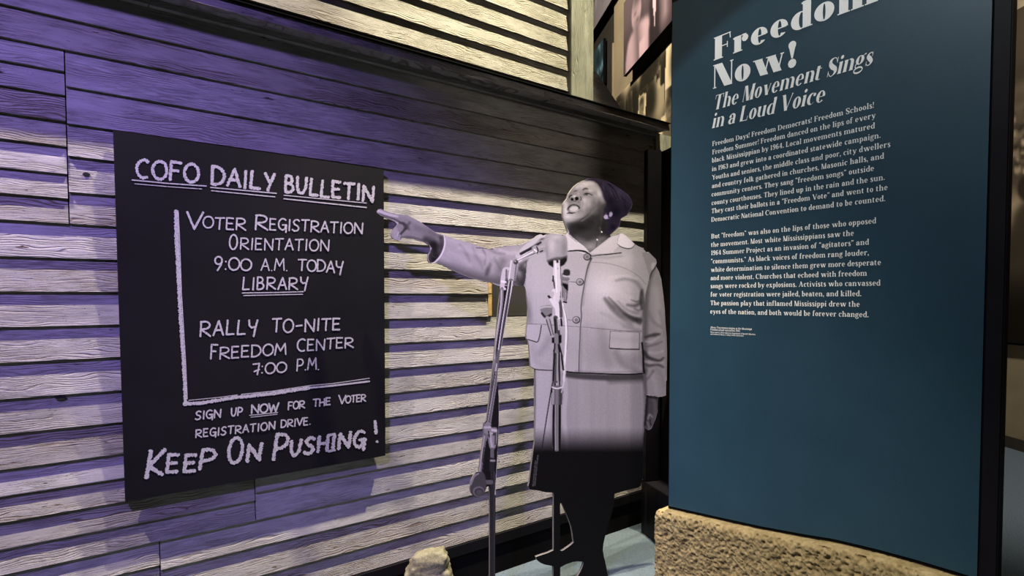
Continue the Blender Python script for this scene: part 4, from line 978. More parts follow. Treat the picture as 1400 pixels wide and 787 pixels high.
# --- neck and face
FC = t1((240,640),(250,600),(224,555),(205,500),(194,470),(190,420),(194,352),(206,330),(232,303),(246,260),(300,188),(380,138),(450,116),(520,120),(560,200),(580,330),(640,420),(650,500),(640,590),(625,640),(560,700),(430,787),(330,740))
fcm = cv.full(FC, .4); fil(FC, .50, .5, label=2)
def B(x, y, rx, ry, v, al=1, ang=0, clip=None, lab=None, hard=0):
    (a, b_), = t1((x,y)); cv.blob(a, b_, rx/6.556, ry/6.556, v, al, ang, clip if clip is not None else fcm, lab, hard/6.556 if hard else 0)
def Lh(pts, wd, v, bl, al, clip=None): cv.line(t1(*pts), [q/6.556 for q in wd] if hasattr(wd,'__len__') else wd/6.556, v, bl/6.556, al, clip if clip is not None else fcm)
# under-jaw and neck shadow
fil(t1((238,520),(300,505),(380,480),(440,430),(520,360),(600,330),(680,420),(660,640),(560,760),(430,790),(330,750),(240,640)), .24, 2.4, .95, fcm)
B(350,560,110,45,.13,.9); B(560,560,60,110,.15,.9); B(300,600,60,30,.18,.8)
fil(t1((300,640),(420,690),(540,640),(600,650),(520,740),(430,787),(350,750)), .46, 2.2, .9, fcm); B(440,735,60,35,.60,.8); B(360,665,60,12,.33,.6,10); Lh(((470,640),(500,690),(490,740)),10,.3,8,.6); B(540,602,7,6,.9,.9); B(500,672,7,7,.85,.9); Lh(((520,560),(535,600),(520,640)),8,.35,6,.5); B(560,690,30,20,.35,.7)
# forehead, cheeks, jaw lights
B(400,190,90,40,.70,.9,-25); B(470,215,55,40,.66,.8); B(515,270,28,45,.68,.75); B(440,330,60,50,.56,.7); B(350,175,60,30,.66,.7,-30); B(520,320,30,20,.62,.6); B(300,230,50,25,.56,.6)
B(265,460,60,40,.74,.9); B(230,420,28,50,.70,.8); B(320,450,70,30,.58,.7); B(220,350,18,30,.66,.8); B(250,500,45,16,.62,.7); B(430,400,45,40,.44,.6); B(500,390,50,40,.33,.7); B(480,440,40,30,.40,.5,-40)
Lh(((360,505),(420,470),(470,420),(500,380)),14,.50,12,.5); Lh(((350,495),(410,455),(455,400)),12,.22,12,.55)
# brows, eyes, nose, mouth (drawn from a close look)
t6 = T(764,240,13.12); t7 = T(800,240,8.744)
def B6(x, y, rx, ry, v, al=1, ang=0, hard=0):
    (a, b_), = t6((x,y)); cv.blob(a, b_, rx/13.12, ry/13.12, v, al, ang, fcm, None, hard/13.12 if hard else 0)
def L6(pts, wd, v, bl, al): cv.line(t6(*pts), [q/13.12 for q in wd] if hasattr(wd,'__len__') else wd/13.12, v, bl/13.12, al, fcm)
B6(470,150,150,50,.78,.8,-15); B6(330,200,60,40,.72,.7,-40); B6(600,200,60,60,.66,.7); B6(560,270,60,30,.72,.7,10); B6(360,330,50,50,.66,.7)
B6(130,620,60,120,.76,.9); B6(110,500,40,60,.72,.8,-30); B6(470,440,80,80,.72,.85); B6(440,560,60,80,.66,.7); B6(250,720,130,50,.66,.8); B6(150,740,60,40,.74,.8); B6(560,500,60,90,.50,.6,-20); B6(600,620,60,80,.40,.7)
B6(400,690,70,40,.56,.6,-20); B6(560,430,40,30,.60,.6)
L6(((430,262),(455,240),(490,232),(520,245)), [14,30,30,14], .32, 16, .8); L6(((425,250),(470,222),(520,225)), [8,12,8], .24, 8, .6)
L6(((270,285),(300,272),(330,268)), [16,28,14], .34, 14, .8); L6(((370,300),(385,320),(375,345)), 12, .48, 14, .6); L6(((300,180),(380,165),(460,175),(560,190)), 10, .62, 14, .5)
L6(((448,345),(470,325),(505,318),(550,328),(610,352)), [8,16,18,16,8], .12, 6, .95); B6(495,335,24,14,.10,.95); B6(492,330,5,4,.55,.8); L6(((455,355),(490,362),(540,358)), [5,8,5], .36, 7, .8); L6(((520,350),(560,345)), 8, .70, 5, .7)
L6(((440,330),(480,300),(540,300),(600,325)), 10, .50, 10, .6); L6(((450,385),(510,398),(570,385)), 12, .52, 14, .5)
L6(((188,398),(195,372),(222,352),(240,350)), [14,22,20,10], .12, 8, .92); L6(((180,345),(210,330),(250,335)), 8, .55, 8, .6)
fil(smooth(t6((205,430),(215,395),(245,365),(290,350),(340,360),(385,385),(395,420),(380,450),(330,455),(260,455),(225,450)),3,True), .52, .9, .9, fcm)
B6(285,372,45,26,.78,.9); B6(375,400,16,22,.50,.7); B6(320,411,36,34,.08,1,-10,7); B6(240,425,28,26,.10,1,25,7); L6(((255,448),(285,455),(310,450)), [8,10,8], .16, 6, .9); B6(283,420,16,18,.56,.8)
L6(((385,372),(402,400),(398,432),(375,450)), [8,14,14,8], .22, 8, .85); B6(360,470,20,10,.34,.7); L6(((410,420),(435,480),(430,550),(405,610)), [8,12,12,8], .50, 14, .7)
L6(((190,470),(230,470),(280,475),(320,472)), 12, .44, 12, .6)
fil(smooth(t6((150,610),(165,560),(205,505),(265,480),(330,492),(370,535),(382,575),(360,615),(310,650),(240,665),(175,655)),3,True), .46, .7, .92, fcm)
L6(((200,505),(250,488),(310,492),(360,525)), [10,18,18,10], .60, 8, .8)
L6(((155,608),(172,575),(200,548),(245,525),(305,528),(350,550),(372,582)), [14,22,18,12,12,16,18], .12, 6, .95)
fil(smooth(t6((192,598),(212,568),(245,550),(300,548),(340,568),(352,590),(335,612),(290,638),(235,632),(202,620)),3,True), .74, .6, .95, fcm)
for xx in (228,262,298,330): L6(((xx,556),(xx-3,625)), 3, .68, 3, .6)
L6(((195,625),(240,648),(300,645),(350,612),(372,590)), [10,26,28,20,8], .66, 7, .9); L6(((352,598),(368,585)), 14, .14, 7, .8)
L6(((150,675),(190,668),(240,672),(295,660)), [14,24,22,10], .16, 8, .92); L6(((310,655),(350,640),(380,610)), 12, .50, 12, .6)
def B7(x, y, rx, ry, v, al=1, ang=0, clip=None, hard=0):
    (a, b_), = t7((x,y)); cv.blob(a, b_, rx/8.744, ry/8.744, v, al, ang, clip if clip is not None else fcm, None, hard/8.744 if hard else 0)
B7(60,95,60,24,.70,.8); B7(170,215,24,60,.72,.8,-20); B7(120,240,30,24,.62,.7); B7(100,330,50,50,.42,.7); B7(40,330,40,60,.64,.7); B7(170,330,30,60,.34,.7); B7(60,440,60,30,.44,.6,-30); B7(120,500,70,40,.20,.8); B7(60,560,70,50,.16,.8)
B7(200,480,16,90,.34,.6,5); B7(180,640,16,50,.34,.5)
# hair / head wrap
HR = t1((380,139),(425,120),(470,110),(520,118),(560,130),(660,180),(745,238),(805,298),(825,350),(800,410),(765,460),(716,486),(708,545),(650,605),(600,640),(575,600),(600,540),(565,470),(575,430),(560,400),(585,350),(560,300),(548,250),(530,205),(505,170),(470,148),(430,142))
hm = cv.full(HR, .7); fil(HR, .17, 1.0, label=3)
def LH(*a): Lh(*a, clip=hm)
LH(((470,125),(540,150),(600,200),(650,260)),30,.20,18,.9); LH(((640,200),(700,240),(760,290),(800,340)),34,.22,18,.8); LH(((600,170),(660,230),(690,300)),10,.06,8,.8); B(700,250,50,30,.27,.7,35,hm); B(560,200,30,30,.24,.7,0,hm); B(660,420,60,60,.06,.9,0,hm); B(620,330,50,50,.08,.8,0,hm); B(760,380,30,60,.10,.7,0,hm); B(640,560,30,30,.07,.8,0,hm)
for i in range(60):
    a = random.uniform(0,1); LH(((470+a*300+random.uniform(-20,20),130+a*170+random.uniform(-10,20)),(500+a*290+random.uniform(-20,20),160+a*200+random.uniform(0,40))),4,random.choice([.28,.10,.18]),3,.5)
# ear
hf = np.clip(hm+fcm,0,1)
B7(275,460,60,60,.14,.9,0,hf); B7(248,492,27,28,.62,1,0,hf,10); B7(250,455,12,12,.35,.8,0,hf); B7(305,462,22,32,.58,1,20,hf,9); B7(280,470,7,26,.16,.95,15,hf,3); B7(312,440,10,8,.4,.8,0,hf); B7(270,510,24,8,.62,.8,0,hf); B7(230,470,6,14,.3,.7,0,hf)
B7(198,672,8,8,.92,.95,0,None,2); B7(145,765,9,9,.88,.95,0,None,2)
# --- collar
def Lh(pts, wd, v, bl, al, clip=None): cv.line(t1(*pts), [q/6.556 for q in wd] if hasattr(wd,'__len__') else wd/6.556, v, bl/6.556, al, clip)
C1 = t1((205,640),(240,605),(268,640),(330,690),(390,735),(430,787),(400,800),(300,775),(250,780),(215,800),(190,760),(196,700),(190,660))
fil(C1, .76, .5, label=12); Lh(((240,772),(300,768),(360,775),(415,790)),[3,7,9,6],.08,4,.95,None); Lh(((250,625),(300,680),(370,725),(425,778)),[2,3,3,4],.86,3,.7,None); Lh(((245,615),(262,645),(320,695)),4,.25,4,.6,None)
C2 = t1((440,787),(470,760),(540,705),(600,660),(640,640),(685,632),(720,615),(760,635),(838,710),(815,745),(760,748),(700,722),(660,760),(640,787),(560,800),(470,800))
fil(C2, .74, .5, label=12)
fil(t1((700,622),(725,614),(760,636),(800,674),(838,710),(818,738),(775,748),(720,735),(680,712),(688,670)), .80, .5, .95)
Lh(((682,712),(720,738),(775,752),(815,744),(840,714)),[4,7,8,6,3],.06,3,.95,None); Lh(((700,625),(686,670),(682,712)),3,.45,3,.7,None); B(790,715,30,16,.80,.6,30,cv.full(C2)); B(610,690,50,30,.76,.6,-30,cv.full(C2))
Lh(((600,662),(540,706),(480,752),(440,784)),3,.35,3,.7,None)
folds(t3, [(((430,118),(470,112),(520,108),(588,100)), [1,1.4,1.6,1.4], .14, .8, .9), (((300,92),(350,88),(390,92),(412,104),(430,118)), [1.4,2,2,1.6,1], .10, .8, .9), (((430,122),(520,125),(590,118)), 3, .55, 2.5, .5)], None)
# --- buttons
for bx, by, bl in ((405,122,10),(366,257,16),(346,461,17)):
    (a, b_), = t3((bx,by)); blob(a, b_, 5.2, 4.9, .12, 1, 0, None, bl, .8); blob(a-.3, b_-.3, 4.3, 4.0, .66 if by > 130 else .55, 1, 0, None, bl, .8); blob(a+.3, b_+.3, 3.0, 2.8, .55, .8, 0, None, None, .6)
    for dx, dy in ((-.9,-.9),(.9,.9),(.9,-.9),(-.9,.9)): blob(a+dx, b_+dy, .6, .6, .12, .8)
# --- far arm with sleeve, cuff and pointing hand
AR = t2((465,222),(520,238),(600,265),(700,298),(760,303),(850,290),(930,283),(1010,240),(1049,235))+t3((110,70),(115,100),(80,150),(72,240),(60,290))+t2((940,530),(900,528),(800,520),(750,508),(620,478),(520,435),(430,392),(395,394),(372,380),(368,350),(385,325),(470,250))
am = cv.full(AR, .4); fil(AR, .63, .4, label=1)
folds(t2, [(((480,240),(600,290),(700,320),(800,330),(900,320)), [6,9,9,9,8], .70, 6, .7), (((420,385),(520,425),(620,465),(750,500),(900,520)), [5,9,12,13,14], .33, 6, .85), (((520,400),(640,440),(760,470)), 8, .50, 6, .5),
 (((560,280),(600,330),(620,380)), [2,4,3], .50, 3, .6), (((500,330),(560,350),(620,400)), 6, .70, 5, .5), (((640,300),(660,350),(690,400),(700,430)), [2,4,4,2], .52, 3, .6),
 (((700,310),(715,350),(712,400)), [2,3,2], .45, 2, .7), (((740,400),(728,440),(722,460)), [4,6,4], .30, 3, .75), (((770,360),(790,400),(808,430)), 3.5, .48, 2.5, .6), (((690,340),(720,370),(730,400)), 5, .72, 4, .6),
 (((740,310),(780,330),(830,335)), 3, .48, 2.5, .6), (((800,310),(850,330),(900,330)), 4, .76, 3, .6), (((930,430),(950,440),(955,480),(940,525)), [6,10,12,10], .15, 5, .9), (((820,380),(800,440),(800,500)), [8,10,10], .42, 6, .6),
 (((880,420),(860,480),(830,510)), 8, .26, 6, .6), (((560,300),(700,345),(780,360)), 4, .74, 4, .5), (((660,300),(710,302),(760,308)), 1.4, .3, 1, .6)], am)
folds(t9, [(((60,150),(100,100),(115,95)), [3,4,3], .25, 3, .7), (((110,100),(112,150),(105,220),(95,262)), [1.5,2,2,1.5], .24, 1.5, .8), (((20,200),(50,240),(80,265)), [9,10,8], .22, 6, .8), (((60,120),(95,170),(95,210)), 7, .3, 5, .6)], am)
# cuff: opening seen from the front
fil(smooth(t2((468,226),(470,280),(455,330),(430,370),(408,388),(385,390),(372,378),(370,350),(385,322),(400,300),(440,250)),4,True), .14, .5, .96, None, 1)
folds(t2, [(((467,226),(473,265),(465,310),(445,350),(415,384),(395,392)), [1.4,2.2,2.4,2.4,2,1.4], .80, .8, .95), (((395,392),(378,388),(370,370),(371,345),(385,322)), [1.4,2.6,3,2.6,1.2], .74, .9, .9), (((385,385),(380,360),(390,330)), 4, .34, 3, .7)], None)
HD = t2((68,80),(75,68),(95,66),(130,82),(180,98),(250,105),(290,122),(330,145),(380,180),(425,215),(466,228),(464,280),(450,330),(430,362),(400,352),(395,300),(380,283),(355,266),(290,246),(214,242),(205,258),(166,247),(152,218),(178,172),(200,150),(150,130),(100,112),(70,92))
hdm = cv.full(HD, .4); fil(HD, .50, .4, label=4)
folds(t2, [(((75,80),(110,92),(150,104),(190,112)), [5,4.5,4,3.5], .70, 1.5, .85), (((80,94),(120,112),(170,128),(200,145)), [1.5,2,2.6,3], .28, 1.5, .8), (((200,108),(250,112),(300,135),(340,160)), [4,6,7,6], .56, 3, .8),
 (((180,190),(175,215),(180,240)), [5,7,6], .60, 2.5, .85), (((200,150),(225,155),(240,175),(230,190)), [2,4,5,3], .20, 1.6, .85), (((245,185),(225,200),(205,225),(205,245)), [2,3,3,2], .24, 1.3, .85),
 (((262,150),(250,170),(258,190)), [3,4,3], .28, 2, .7), (((250,215),(300,210),(340,225)), [6,8,6], .50, 4, .7), (((215,238),(260,236),(310,250),(350,262)), [2,3,4,4], .28, 2, .7), (((300,180),(350,200),(400,230)), [7,8,7], .42, 4, .6),
 (((360,250),(400,270),(430,290)), [8,10,10], .20, 5, .85), (((400,290),(410,330),(425,355)), [12,12,9], .10, 4, .9), (((380,200),(420,225),(462,240)), [3,4,4], .38, 3, .7), (((195,205),(190,228)), 1.2, .78, 1, .6), (((205,225),(200,250)), 2.4, .62, 1, .8), (((450,240),(455,290),(440,335)), 5, .2, 3, .7)], hdm)
# --- resting hand below the right cuff
HD2 = t4((872,214),(932,222),(928,270),(926,300),(905,360),(885,388),(858,372),(864,300))
h2 = cv.full(HD2, .4); fil(HD2, .34, .4, label=5)
folds(t4, [(((905,225),(915,270),(912,310),(898,350)), [3,4,4,3], .44, 2.5, .8), (((875,215),(872,300),(866,360)), [4,3,2.5], .12, 2, .85), (((880,330),(888,310),(900,320)), [2,3,2], .62, 1.6, .8), (((876,345),(884,365),(884,380)), [2,3,2], .55, 1.6, .7), (((890,335),(894,360)), 1.4, .14, 1, .7), (((872,220),(930,228)), 3, .10, 2, .8)], h2)
# --- lower print fades to black
m = np.clip((Y_-583)/36, 0, 1)**1.3*(Y_ > 583)
body_x = (X_ > 718) & (X_ < 882)
cv.a = np.where(body_x, cv.a*(1-m)+.075*m, cv.a); cv.lab = np.where(body_x & (Y_ > 619), 7, cv.lab); 
fil([(750,668),(860,668),(850,840),(730,840),(730,752),(757,750)], .075, 0, label=7)
# --- central microphone stand printed over the figure
def st(T_, L_, lab=9):
    for pts, wd, v, bl, al in L_: lin_(T_(*pts), wd, v, bl, al, None, lab)
fd = lambda y: None
st(t4, [(((440,-60),(430,60),(405,200),(385,320),(362,470)), [1.8,1.8,1.6,1.5,1.2], .14, .7, .9)])
st(t4, [(((432,0),(434,170)), 9.5, .40, .7, 1), (((426,0),(427,170)), 2.2, .12, .6, .95), (((432,0),(433,170)), 1.8, .72, .6, .9), (((441,0),(441,170)), 2.2, .66, .6, .9), (((446,0),(447,170)), 1.8, .10, .6, .95),
 (((434,262),(432,470)), 11, .40, .8, 1), (((420,262),(417,380),(420,490)), 3, .10, .6, .95), (((427,262),(428,480)), 1.8, .60, .6, .85), (((449,262),(447,480)), 3.2, .10, .6, .95), (((438,262),(438,480)), 2.4, .50, .6, .85)])
fil(t4((409,178),(418,168),(455,168),(462,178),(460,260),(408,260)), .42, .4, label=9); st(t4, [(((412,176),(434,182),(460,176)), 2, .80, .6, .9), (((416,190),(415,255)), 3, .62, 1, .8), (((452,190),(452,255)), 4, .24, 1.2, .8), (((434,190),(434,255)), 3, .5, 1.5, .7), (((409,182),(408,200)), 2.2,.1,.5,.9), (((461,182),(461,200)), 2.2,.1,.5,.9)])
# white cable
st(t3, [(((270,375),(285,430),(292,520),(288,620),(282,720),(280,787)), 2.6, .86, .8, .9), (((277,390),(294,450),(300,530),(296,620)), .8, .35, .5, .5)]); st(t4, [(((462,30),(475,90),(468,150),(458,200)), 2.2, .74, .8, .85), (((458,20),(462,60),(466,90)), 2.6, .1, .8, .85)])
# clamps and arms
st(t3, [(((245,560),(235,700),(232,787)), 8, .34, .8, 1), (((238,560),(226,700),(222,787)), 2, .10, .6, .9), (((246,580),(243,787)), 2, .62, .6, .9), (((254,560),(256,787)), 2, .12, .6, .9), (((250,580),(268,650),(272,700)), 2, .12, .7, .9)])
st(t9, [(((345,85),(350,200),(352,300)), 8.5, .76, .8, 1), (((362,95),(366,200),(370,320),(368,372)), 2.4, .16, .7, .95), (((338,100),(340,300)), 2, .88, .6, .9), (((316,210),(322,250),(330,300)), [2,2,2.4], .14, .7, .95), (((330,330),(345,400),(355,480),(350,530)), [9,10,8,7], .80, .9, 1), (((345,350),(372,420),(378,520)), [3,4,4], .30, .9, .9), (((335,530),(345,600),(350,670)), [6,7,8], .30, .9, 1), (((330,540),(333,660)), 1.8, .08, .6, .95), (((352,540),(360,620)), 2.2, .7, .8, .9), (((378,540),(382,590)), 2.4, .08, .6, .95)])
fil(t9((305,672),(334,668),(330,724),(306,722)), .08, .4, label=9); fil(t9((352,668),(380,662),(380,722),(352,726)), .09, .4, label=9); st(t9, [(((340,665),(344,787)), 6, .5, .9, 1), (((330,730),(325,787)), 2, .12,.6,.9), (((360,740),(366,787)), 3, .12,.7,.9)])
# lower left small microphone
fil(smooth(t9((216,452),(238,440),(275,434),(304,440),(312,470),(306,505),(285,528),(260,534),(240,520),(225,490)),4,True), .50, .5, label=8); st(t9, [(((220,455),(260,445),(300,446)), 2.2, .74, 1.2, .8), (((230,495),(260,525),(300,505)), 3, .14, 1.4, .85)], 8)
st(t9, [(((272,532),(290,600),(312,668)), [5.5,6,5], .62, .7, 1), (((264,545),(300,665)), 1.4, .2, .6, .8), (((290,540),(318,660)), 1.4, .25, .6, .8)], 8)
fil(t9((274,340),(290,326),(322,328),(325,352),(305,388),(290,385)), .70, .5, label=8); st(t9, [(((282,365),(300,385)), 3, .12, .9, .9), (((300,390),(330,440)), 4.5, .80, .8, 1)], 8)
# right-hand microphone
t13 = T(735,310,8.75)
fil(t13((312,520),(330,508),(378,512),(388,530),(380,600),(372,640),(365,700),(362,787),(350,900),(325,905),(312,880),(300,787),(296,680),(300,600)), .52, .4, label=8)
def L13(pts, wd, v, bl=.6, al=.95): lin_(t13(*pts), [q/8.75 for q in wd] if hasattr(wd,'__len__') else wd/8.75, v, bl, al, None, 8)
fil(t13((310,520),(330,508),(378,512),(388,530),(384,585),(345,590),(302,575)), .20, .5, .95); L13(((304,582),(340,592),(382,590)), 16, .74); L13(((300,620),(335,630),(376,625)), 20, .46); L13(((300,650),(335,660),(372,655)), 12, .60)
fil(t13((300,670),(362,690),(366,765),(350,760),(300,700)), .07, .5, .95); L13(((296,560),(294,700),(300,850)), 8, .25); L13(((340,790),(335,860)), 12, .60); L13(((352,770),(346,870)), 8, .30); L13(((312,895),(345,905)), 18, .10)
# boom arm from the left stand to the foam microphone
BM = t2((912,345),(940,300),(1010,240),(1049,225))+t3((150,5),(170,0),(185,60),(170,110),(60,140),(20,165),(0,150))
st(t9, [(((20,108),(90,72),(170,30),(255,5)), [7,7.5,8,7], .60, .7, 1), (((28,92),(100,55),(170,18)), 1.6, .86, .7, .9), (((62,48),(120,15),(170,-12)), [3,4,3.4], .16, .8, .95), (((80,85),(150,50),(235,15)), 1.8, .14, .6, .9), (((50,100),(120,66),(210,30)), 1.2, .85, .5, .85), (((40,70),(100,38),(150,5)), 1.6, .8, .7, .9)])
st(t2, [(((905,350),(940,310),(985,275),(1030,240)), [5,6,7,6], .72, .8, 1), (((925,335),(985,305),(1045,268)), [3,4,3], .18, .8, .9)])
fil(smooth(t9((150,-10),(185,-30),(212,-10),(210,25),(190,42),(165,20)),4,True), .62, .6, label=9); st(t9, [(((190,-15),(200,10),(195,32)), 1.6, .1, .5, .9), (((172,5),(188,20)), 2, .85, .7, .9)])
# foam windscreen
FM = t3((185,10),(205,-2),(240,-8),(275,0),(294,18),(299,60),(300,110),(296,140),(280,165),(255,178),(225,180),(200,165),(186,140),(180,90),(178,50))
fil(smooth(FM,3,True), .62, .5, label=8); fm = cv.full(FM)
def F13(x, y, rx, ry, v, al=.9, ang=0): (a,b_), = t13((x,y)); cv.blob(a, b_, rx/8.75, ry/8.75, v, al, ang, fm)
F13(170,220,50,110,.72); F13(320,260,40,130,.50,.7); F13(230,120,60,30,.74,.7); F13(110,300,20,100,.54,.6)
lin_(t13((105,410),(150,400),(230,378),(300,372),(352,350)), [2,3.4,4,3.4,2], .34, 2.6, .7, fm)
fil(smooth(t13((112,430),(160,402),(210,392),(270,388),(352,365),(350,450),(310,485),(240,498),(160,498),(125,470)),3,True), .10, 1.1, .95, fm)
fil(t13((192,398),(268,396),(274,560),(280,700),(276,787),(262,900),(215,880),(205,700),(190,560)), .78, .45, label=9); fil(t13((222,398),(252,398),(250,428),(224,428)), .12, .4, .95)
L13(((270,420),(278,560),(284,700)), 7, .22); L13(((215,440),(222,620),(230,780)), 12, .90, .8, .7); L13(((240,490),(241,505)), 6, .3); L13(((184,590),(180,650)), 12, .14); L13(((200,660),(205,740)), 8, .25)
# top-left second clamp
blob(740, 323, 5.5, 4, .74, 1, -20, None, 9, .8); blob(741, 326.5, 4, 1.6, .3, .8, -20)
# --- left boom stand
BS = [(704,352),(690,372),(686,392),(678,440),(671,520),(662,575),(658,610),(650,645),(640,660),(640,684),(668,684),(668,830),(679,830),(679,690),(683,610),(684,545),(681,520),(686,480),(692,450),(704,388),(712,360)]
bsm = cv.full([(640,391),(704,391),(704,394),(695,450),(690,480),(685,500),(690,530),(690,840),(636,840),(636,500)], .2)
fil([(640,391),(716,391),(700,396),(695,450),(690,480),(685,500),(690,530),(690,840),(636,840),(636,500)], .13, .2, label=13)
Sb = lambda T_, L_, lab=13: st(T_, L_, lab)
fil(t2((862,380),(880,370),(905,378),(912,395),(895,495),(850,490),(848,470)), .66, .5, label=13)
Sb(t2, [(((870,378),(862,440),(855,490)), 2.2, .80, .8, .9), (((900,400),(890,490)), 2, .40, 1, .8), (((850,425),(830,430),(822,470),(818,510),(815,545)), [4.5,5,6.2,6.5,6], .74, .8, 1), (((812,500),(835,505)), 3, .85, .8, .9), (((806,540),(832,545)), 3.4, .80, .8, .9), (((840,430),(838,470)), 1.5, .3, .8, .8)])
blob(*t2((897,385))[0], 3.4, 3.2, .30, 1, 0, None, 13, .6); blob(*t2((893,380))[0], 1.4, 1.2, .8, .9)
Sb(t10, [(((228,170),(226,250),(212,360),(195,470),(182,560),(178,640),(180,700),(172,787)), [4.6,4.4,4,3.6,3.4,3.4,4,4], .50, .6, 1), (((224,180),(218,300),(196,450),(180,570),(176,640)), [1.6,1.5,1.4,1.3,1.2], .74, .6, .9),
 (((288,118),(268,250),(245,400),(222,530),(205,640),(192,700),(184,787)), [6.4,6,5.4,5,4.4,4,4], .44, .6, 1), (((276,118),(252,260),(226,420),(206,560),(192,660)), [1.4]*5, .78, .5, .95), (((298,118),(280,250),(256,400),(232,540),(214,650),(198,787)), [1.5]*6, .82, .5, .95), (((286,125),(266,260),(240,410),(216,560)), [2.2,2,1.8,1.6], .20, .7, .85)])
Sb(t4, [(((148,0),(135,110),(115,230),(98,350)), [4.2,5.2,6,6], .40, .6, 1), (((140,60),(122,180),(104,290),(92,350)), [1.3,1.6,1.8,1.8], .74, .5, .9), (((133,100),(112,230),(92,345)), 1.2, .1, .5, .9), (((146,120),(128,230),(110,350)), 1.2, .60, .5, .8),
 (((152,180),(154,280),(152,400),(146,520),(138,640),(134,700)), [1.2,1.6,1.8,2,2,1.6], .72, .6, .95)])
fil(smooth(t4((76,362),(84,350),(112,350),(112,372),(138,372),(144,400),(140,450),(128,478),(108,476),(100,450),(96,420),(82,408),(74,392)),3,True), .52, .5, label=13)
Sb(t4, [(((80,372),(108,372)), 3, .68, .8, .9), (((118,385),(136,388)), 3.4, .70, 1, .9), (((108,400),(112,440),(118,468)), 3, .66, 1, .8), (((134,400),(132,455)), 2, .24, .8, .8), (((84,405),(98,412)), 1.4, .1, .6, .9), (((100,392),(104,420)), 1.6, .12, .7, .9)])
blob(*t4((125,405))[0], 2, 2, .12, .9); blob(*t4((118,402))[0], 1.1, 1.1, .85, .9)
Sb(t4, [(((88,410),(76,480),(66,560),(60,600)), [5,5,5,5.4], .46, .6, 1), (((80,415),(66,500),(56,590)), 1.5, .70, .6, .9), (((90,440),(78,520),(68,590)), 1.2, .12, .5, .9), (((78,470),(70,540)), 2, .18, .8, .6), (((118,480),(118,530)), 5, .40, .7, 1), (((116,532),(116,700),(117,1250)), [7,7,6.5], .20, .6, 1), (((112,535),(128,535)), 3, .62, .8, .8), (((106,590),(104,1250)), 1.4, .10, .5, .9), (((128,590),(130,1250)), 1.4, .34, .5, .6), (((86,640),(112,640)), 6, .38, .9, 1)])
fil(smooth(t4((12,640),(30,600),(58,590),(80,600),(88,640),(90,690),(75,710),(50,716),(25,705),(8,680)),4,True), .31, .5, label=14)
blob(*t4((54,688))[0], 8.6, 7.6, .16, 1, 0, None, 14, .8); blob(*t4((52,686))[0], 8.2, 7.2, .44, 1, 0, None, None, .8); blob(*t4((54,688))[0], 6.3, 5.4, .26, 1, 0, None, None, .8); blob(*t4((54,690))[0], 4.4, 3.8, .36, .9, 0, None, None, 1.2)
lin_(t4((14,650),(30,612),(50,598)), 2, .62, 1.2, .8)
# tiny credit text along the hem, read upwards
(xa,ya),(xb,yb) = t4((322,660),(338,505))
for row, f0 in ((0,0.0),(1,.02)):
    q = f0
    while q < (.98 if row else .8):
        lw = random.uniform(.012,.035); X0, Y0 = xa+(xb-xa)*q+row*2.4-1.4, ya+(yb-ya)*q
        lin_([(X0-.5,Y0),(X0+.6,Y0-.2)], 1.0, .62, .4, .8); q += lw
cutout = thing('photo_cutout', tuple(cf((790-CX)/FPX*2.69, 2.69)), 'life-size flat photo cutout of a person in a light jacket, pointing left, with microphones', 'photo cutout')
# board body with holes
def sub_out(P): 
    o_ = [P[0]]
    for p in P[1:]:
        if math.hypot(p[0]-o_[-1][0], p[1]-o_[-1][1]) > .7: o_.append(p)
    return o_
OUTs = sub_out(OUT); TH = .014
loops = [OUTs, H1[::1], H2[::1]]
front = [[Vector(v) for v in cut_arr(l, -.0006)] for l in loops]
flat = [[Vector((p[0], p[1], 0)) for p in l] for l in loops]
tris = tessellate_polygon(flat); allf = [v for l in front for v in l]; n = len(allf)
V = allf+[v-cn*TH for v in allf]; Fc = [tuple(t) for t in tris]+[tuple(n+i for i in t)[::-1] for t in tris]; k0 = 0
for l in loops:
    m_ = len(l)
    for i in range(m_): a, b_ = k0+i, k0+(i+1) % m_; Fc.append((a, b_, b_+n, a+n))
    k0 += m_
M['print'].node_tree.nodes['Principled BSDF'].inputs['Specular IOR Level'].default_value = .06
M['edge'] = plain('pale_board_edge', (.16,.145,.13), .7)
mesh('backing_board', V, Fc, M['edge'], cutout)
# rear brace strip seen beside the lower leg
br0, br1 = cut_pt(758.5,680,-TH-.001), cut_pt(766,680,-TH-.001)
pr_ = [br0, br1, br1-cn*.03, br0-cn*.03]
prism('rear_brace', [(p.x,p.y) for p in pr_], 0, br0.z-.01, M['black'], cutout, .001)
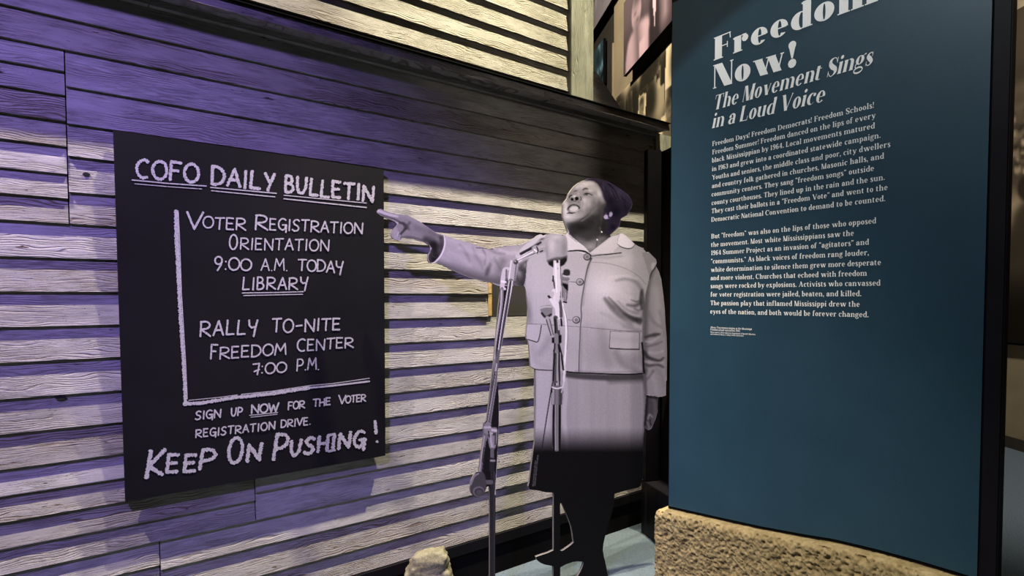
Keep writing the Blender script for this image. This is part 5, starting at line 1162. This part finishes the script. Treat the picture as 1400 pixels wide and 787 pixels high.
# print skin: grid clipped to the outline
ins = np.zeros((cv.H, cv.W), bool); XX, YY = np.meshgrid(cv.X, cv.Y)
for l in (OUTs, H1, H2):
    P = np.array(l)
    for (xa,ya),(xb,yb) in zip(P, np.roll(P,-1,0)):
        if ya == yb: continue
        j0, j1 = max(0,int((min(ya,yb)-cv.y0)*cv.k)-1), min(cv.H,int((max(ya,yb)-cv.y0)*cv.k)+3)
        s_ = slice(j0,j1); ins[s_] ^= ((ya > YY[s_]) != (yb > YY[s_])) & (XX[s_] < (xb-xa)*(YY[s_]-ya)/(yb-ya)+xa)
cell = (ins[:-1,:-1].astype(int)+ins[1:,:-1]+ins[:-1,1:]+ins[1:,1:]) >= 1
need = np.zeros_like(ins); need[:-1,:-1] |= cell; need[1:,:-1] |= cell; need[:-1,1:] |= cell; need[1:,1:] |= cell
bx = need & ~ins; PX_, PY_ = XX.astype(float).copy(), YY.astype(float).copy(); q = np.stack([PX_[bx],PY_[bx]],1)
best = np.full(len(q), 1e9); bq = q.copy()
for l in (OUTs, H1, H2):
    P = np.array(l)
    for a, b_ in zip(P, np.roll(P,-1,0)):
        sel = np.where((q[:,0] > min(a[0],b_[0])-3)&(q[:,0] < max(a[0],b_[0])+3)&(q[:,1] > min(a[1],b_[1])-3)&(q[:,1] < max(a[1],b_[1])+3))[0]
        if not len(sel): continue
        d = b_-a; t = np.clip(((q[sel]-a)@d)/(d@d+1e-12),0,1); c_ = a+t[:,None]*d; dd = np.hypot(*(q[sel]-c_).T); u = dd < best[sel]
        best[sel[u]] = dd[u]; bq[sel[u]] = c_[u]
PX_[bx] = bq[:,0]; PY_[bx] = bq[:,1]
W3 = cut_arr(np.stack([PX_.ravel(),PY_.ravel()],1), 0.0)
g_ = cv.a+np.random.normal(0,.012,cv.a.shape)
g_ = np.clip(g_,0,1); g_ = g_**1.22*1.05; g_ = np.where(cv.lab == 7, .035+g_*.45, g_)
hr = (cv.lab == 3)[...,None]*np.array([.015,-.01,.085]); rgb = lin(np.stack([g_*1.0, g_*.95, g_*.985],-1)*1.06+hr*(.35+g_[...,None]*2)).reshape(-1,3)*1.3  # hair tinted purple: the purple light on it is put into the colour
lab = cv.lab.copy(); lab[lab == 0] = 1
cl = lab[:-1,:-1]; jj, ii = np.where(cell); ids = jj*cv.W+ii; quad = np.stack([ids, ids+cv.W, ids+cv.W+1, ids+1],1); ql = cl[jj,ii]
made = {}
for k_, nm_ in LAB.items():
    Q = quad[ql == k_]
    if len(Q) < 20: continue
    u_, invx = np.unique(Q, return_inverse=True)
    o = color_mesh(nm_+'_print', W3[u_], invx.reshape(-1,4), rgb[u_], cutout); made[nm_] = o
    up_ = {'jacket_button':'jacket','pocket_flap':'jacket','collar':'jacket','stand_microphone':'boom_stand'}.get(nm_)
    if up_ and up_ in made: o.parent = made[up_]
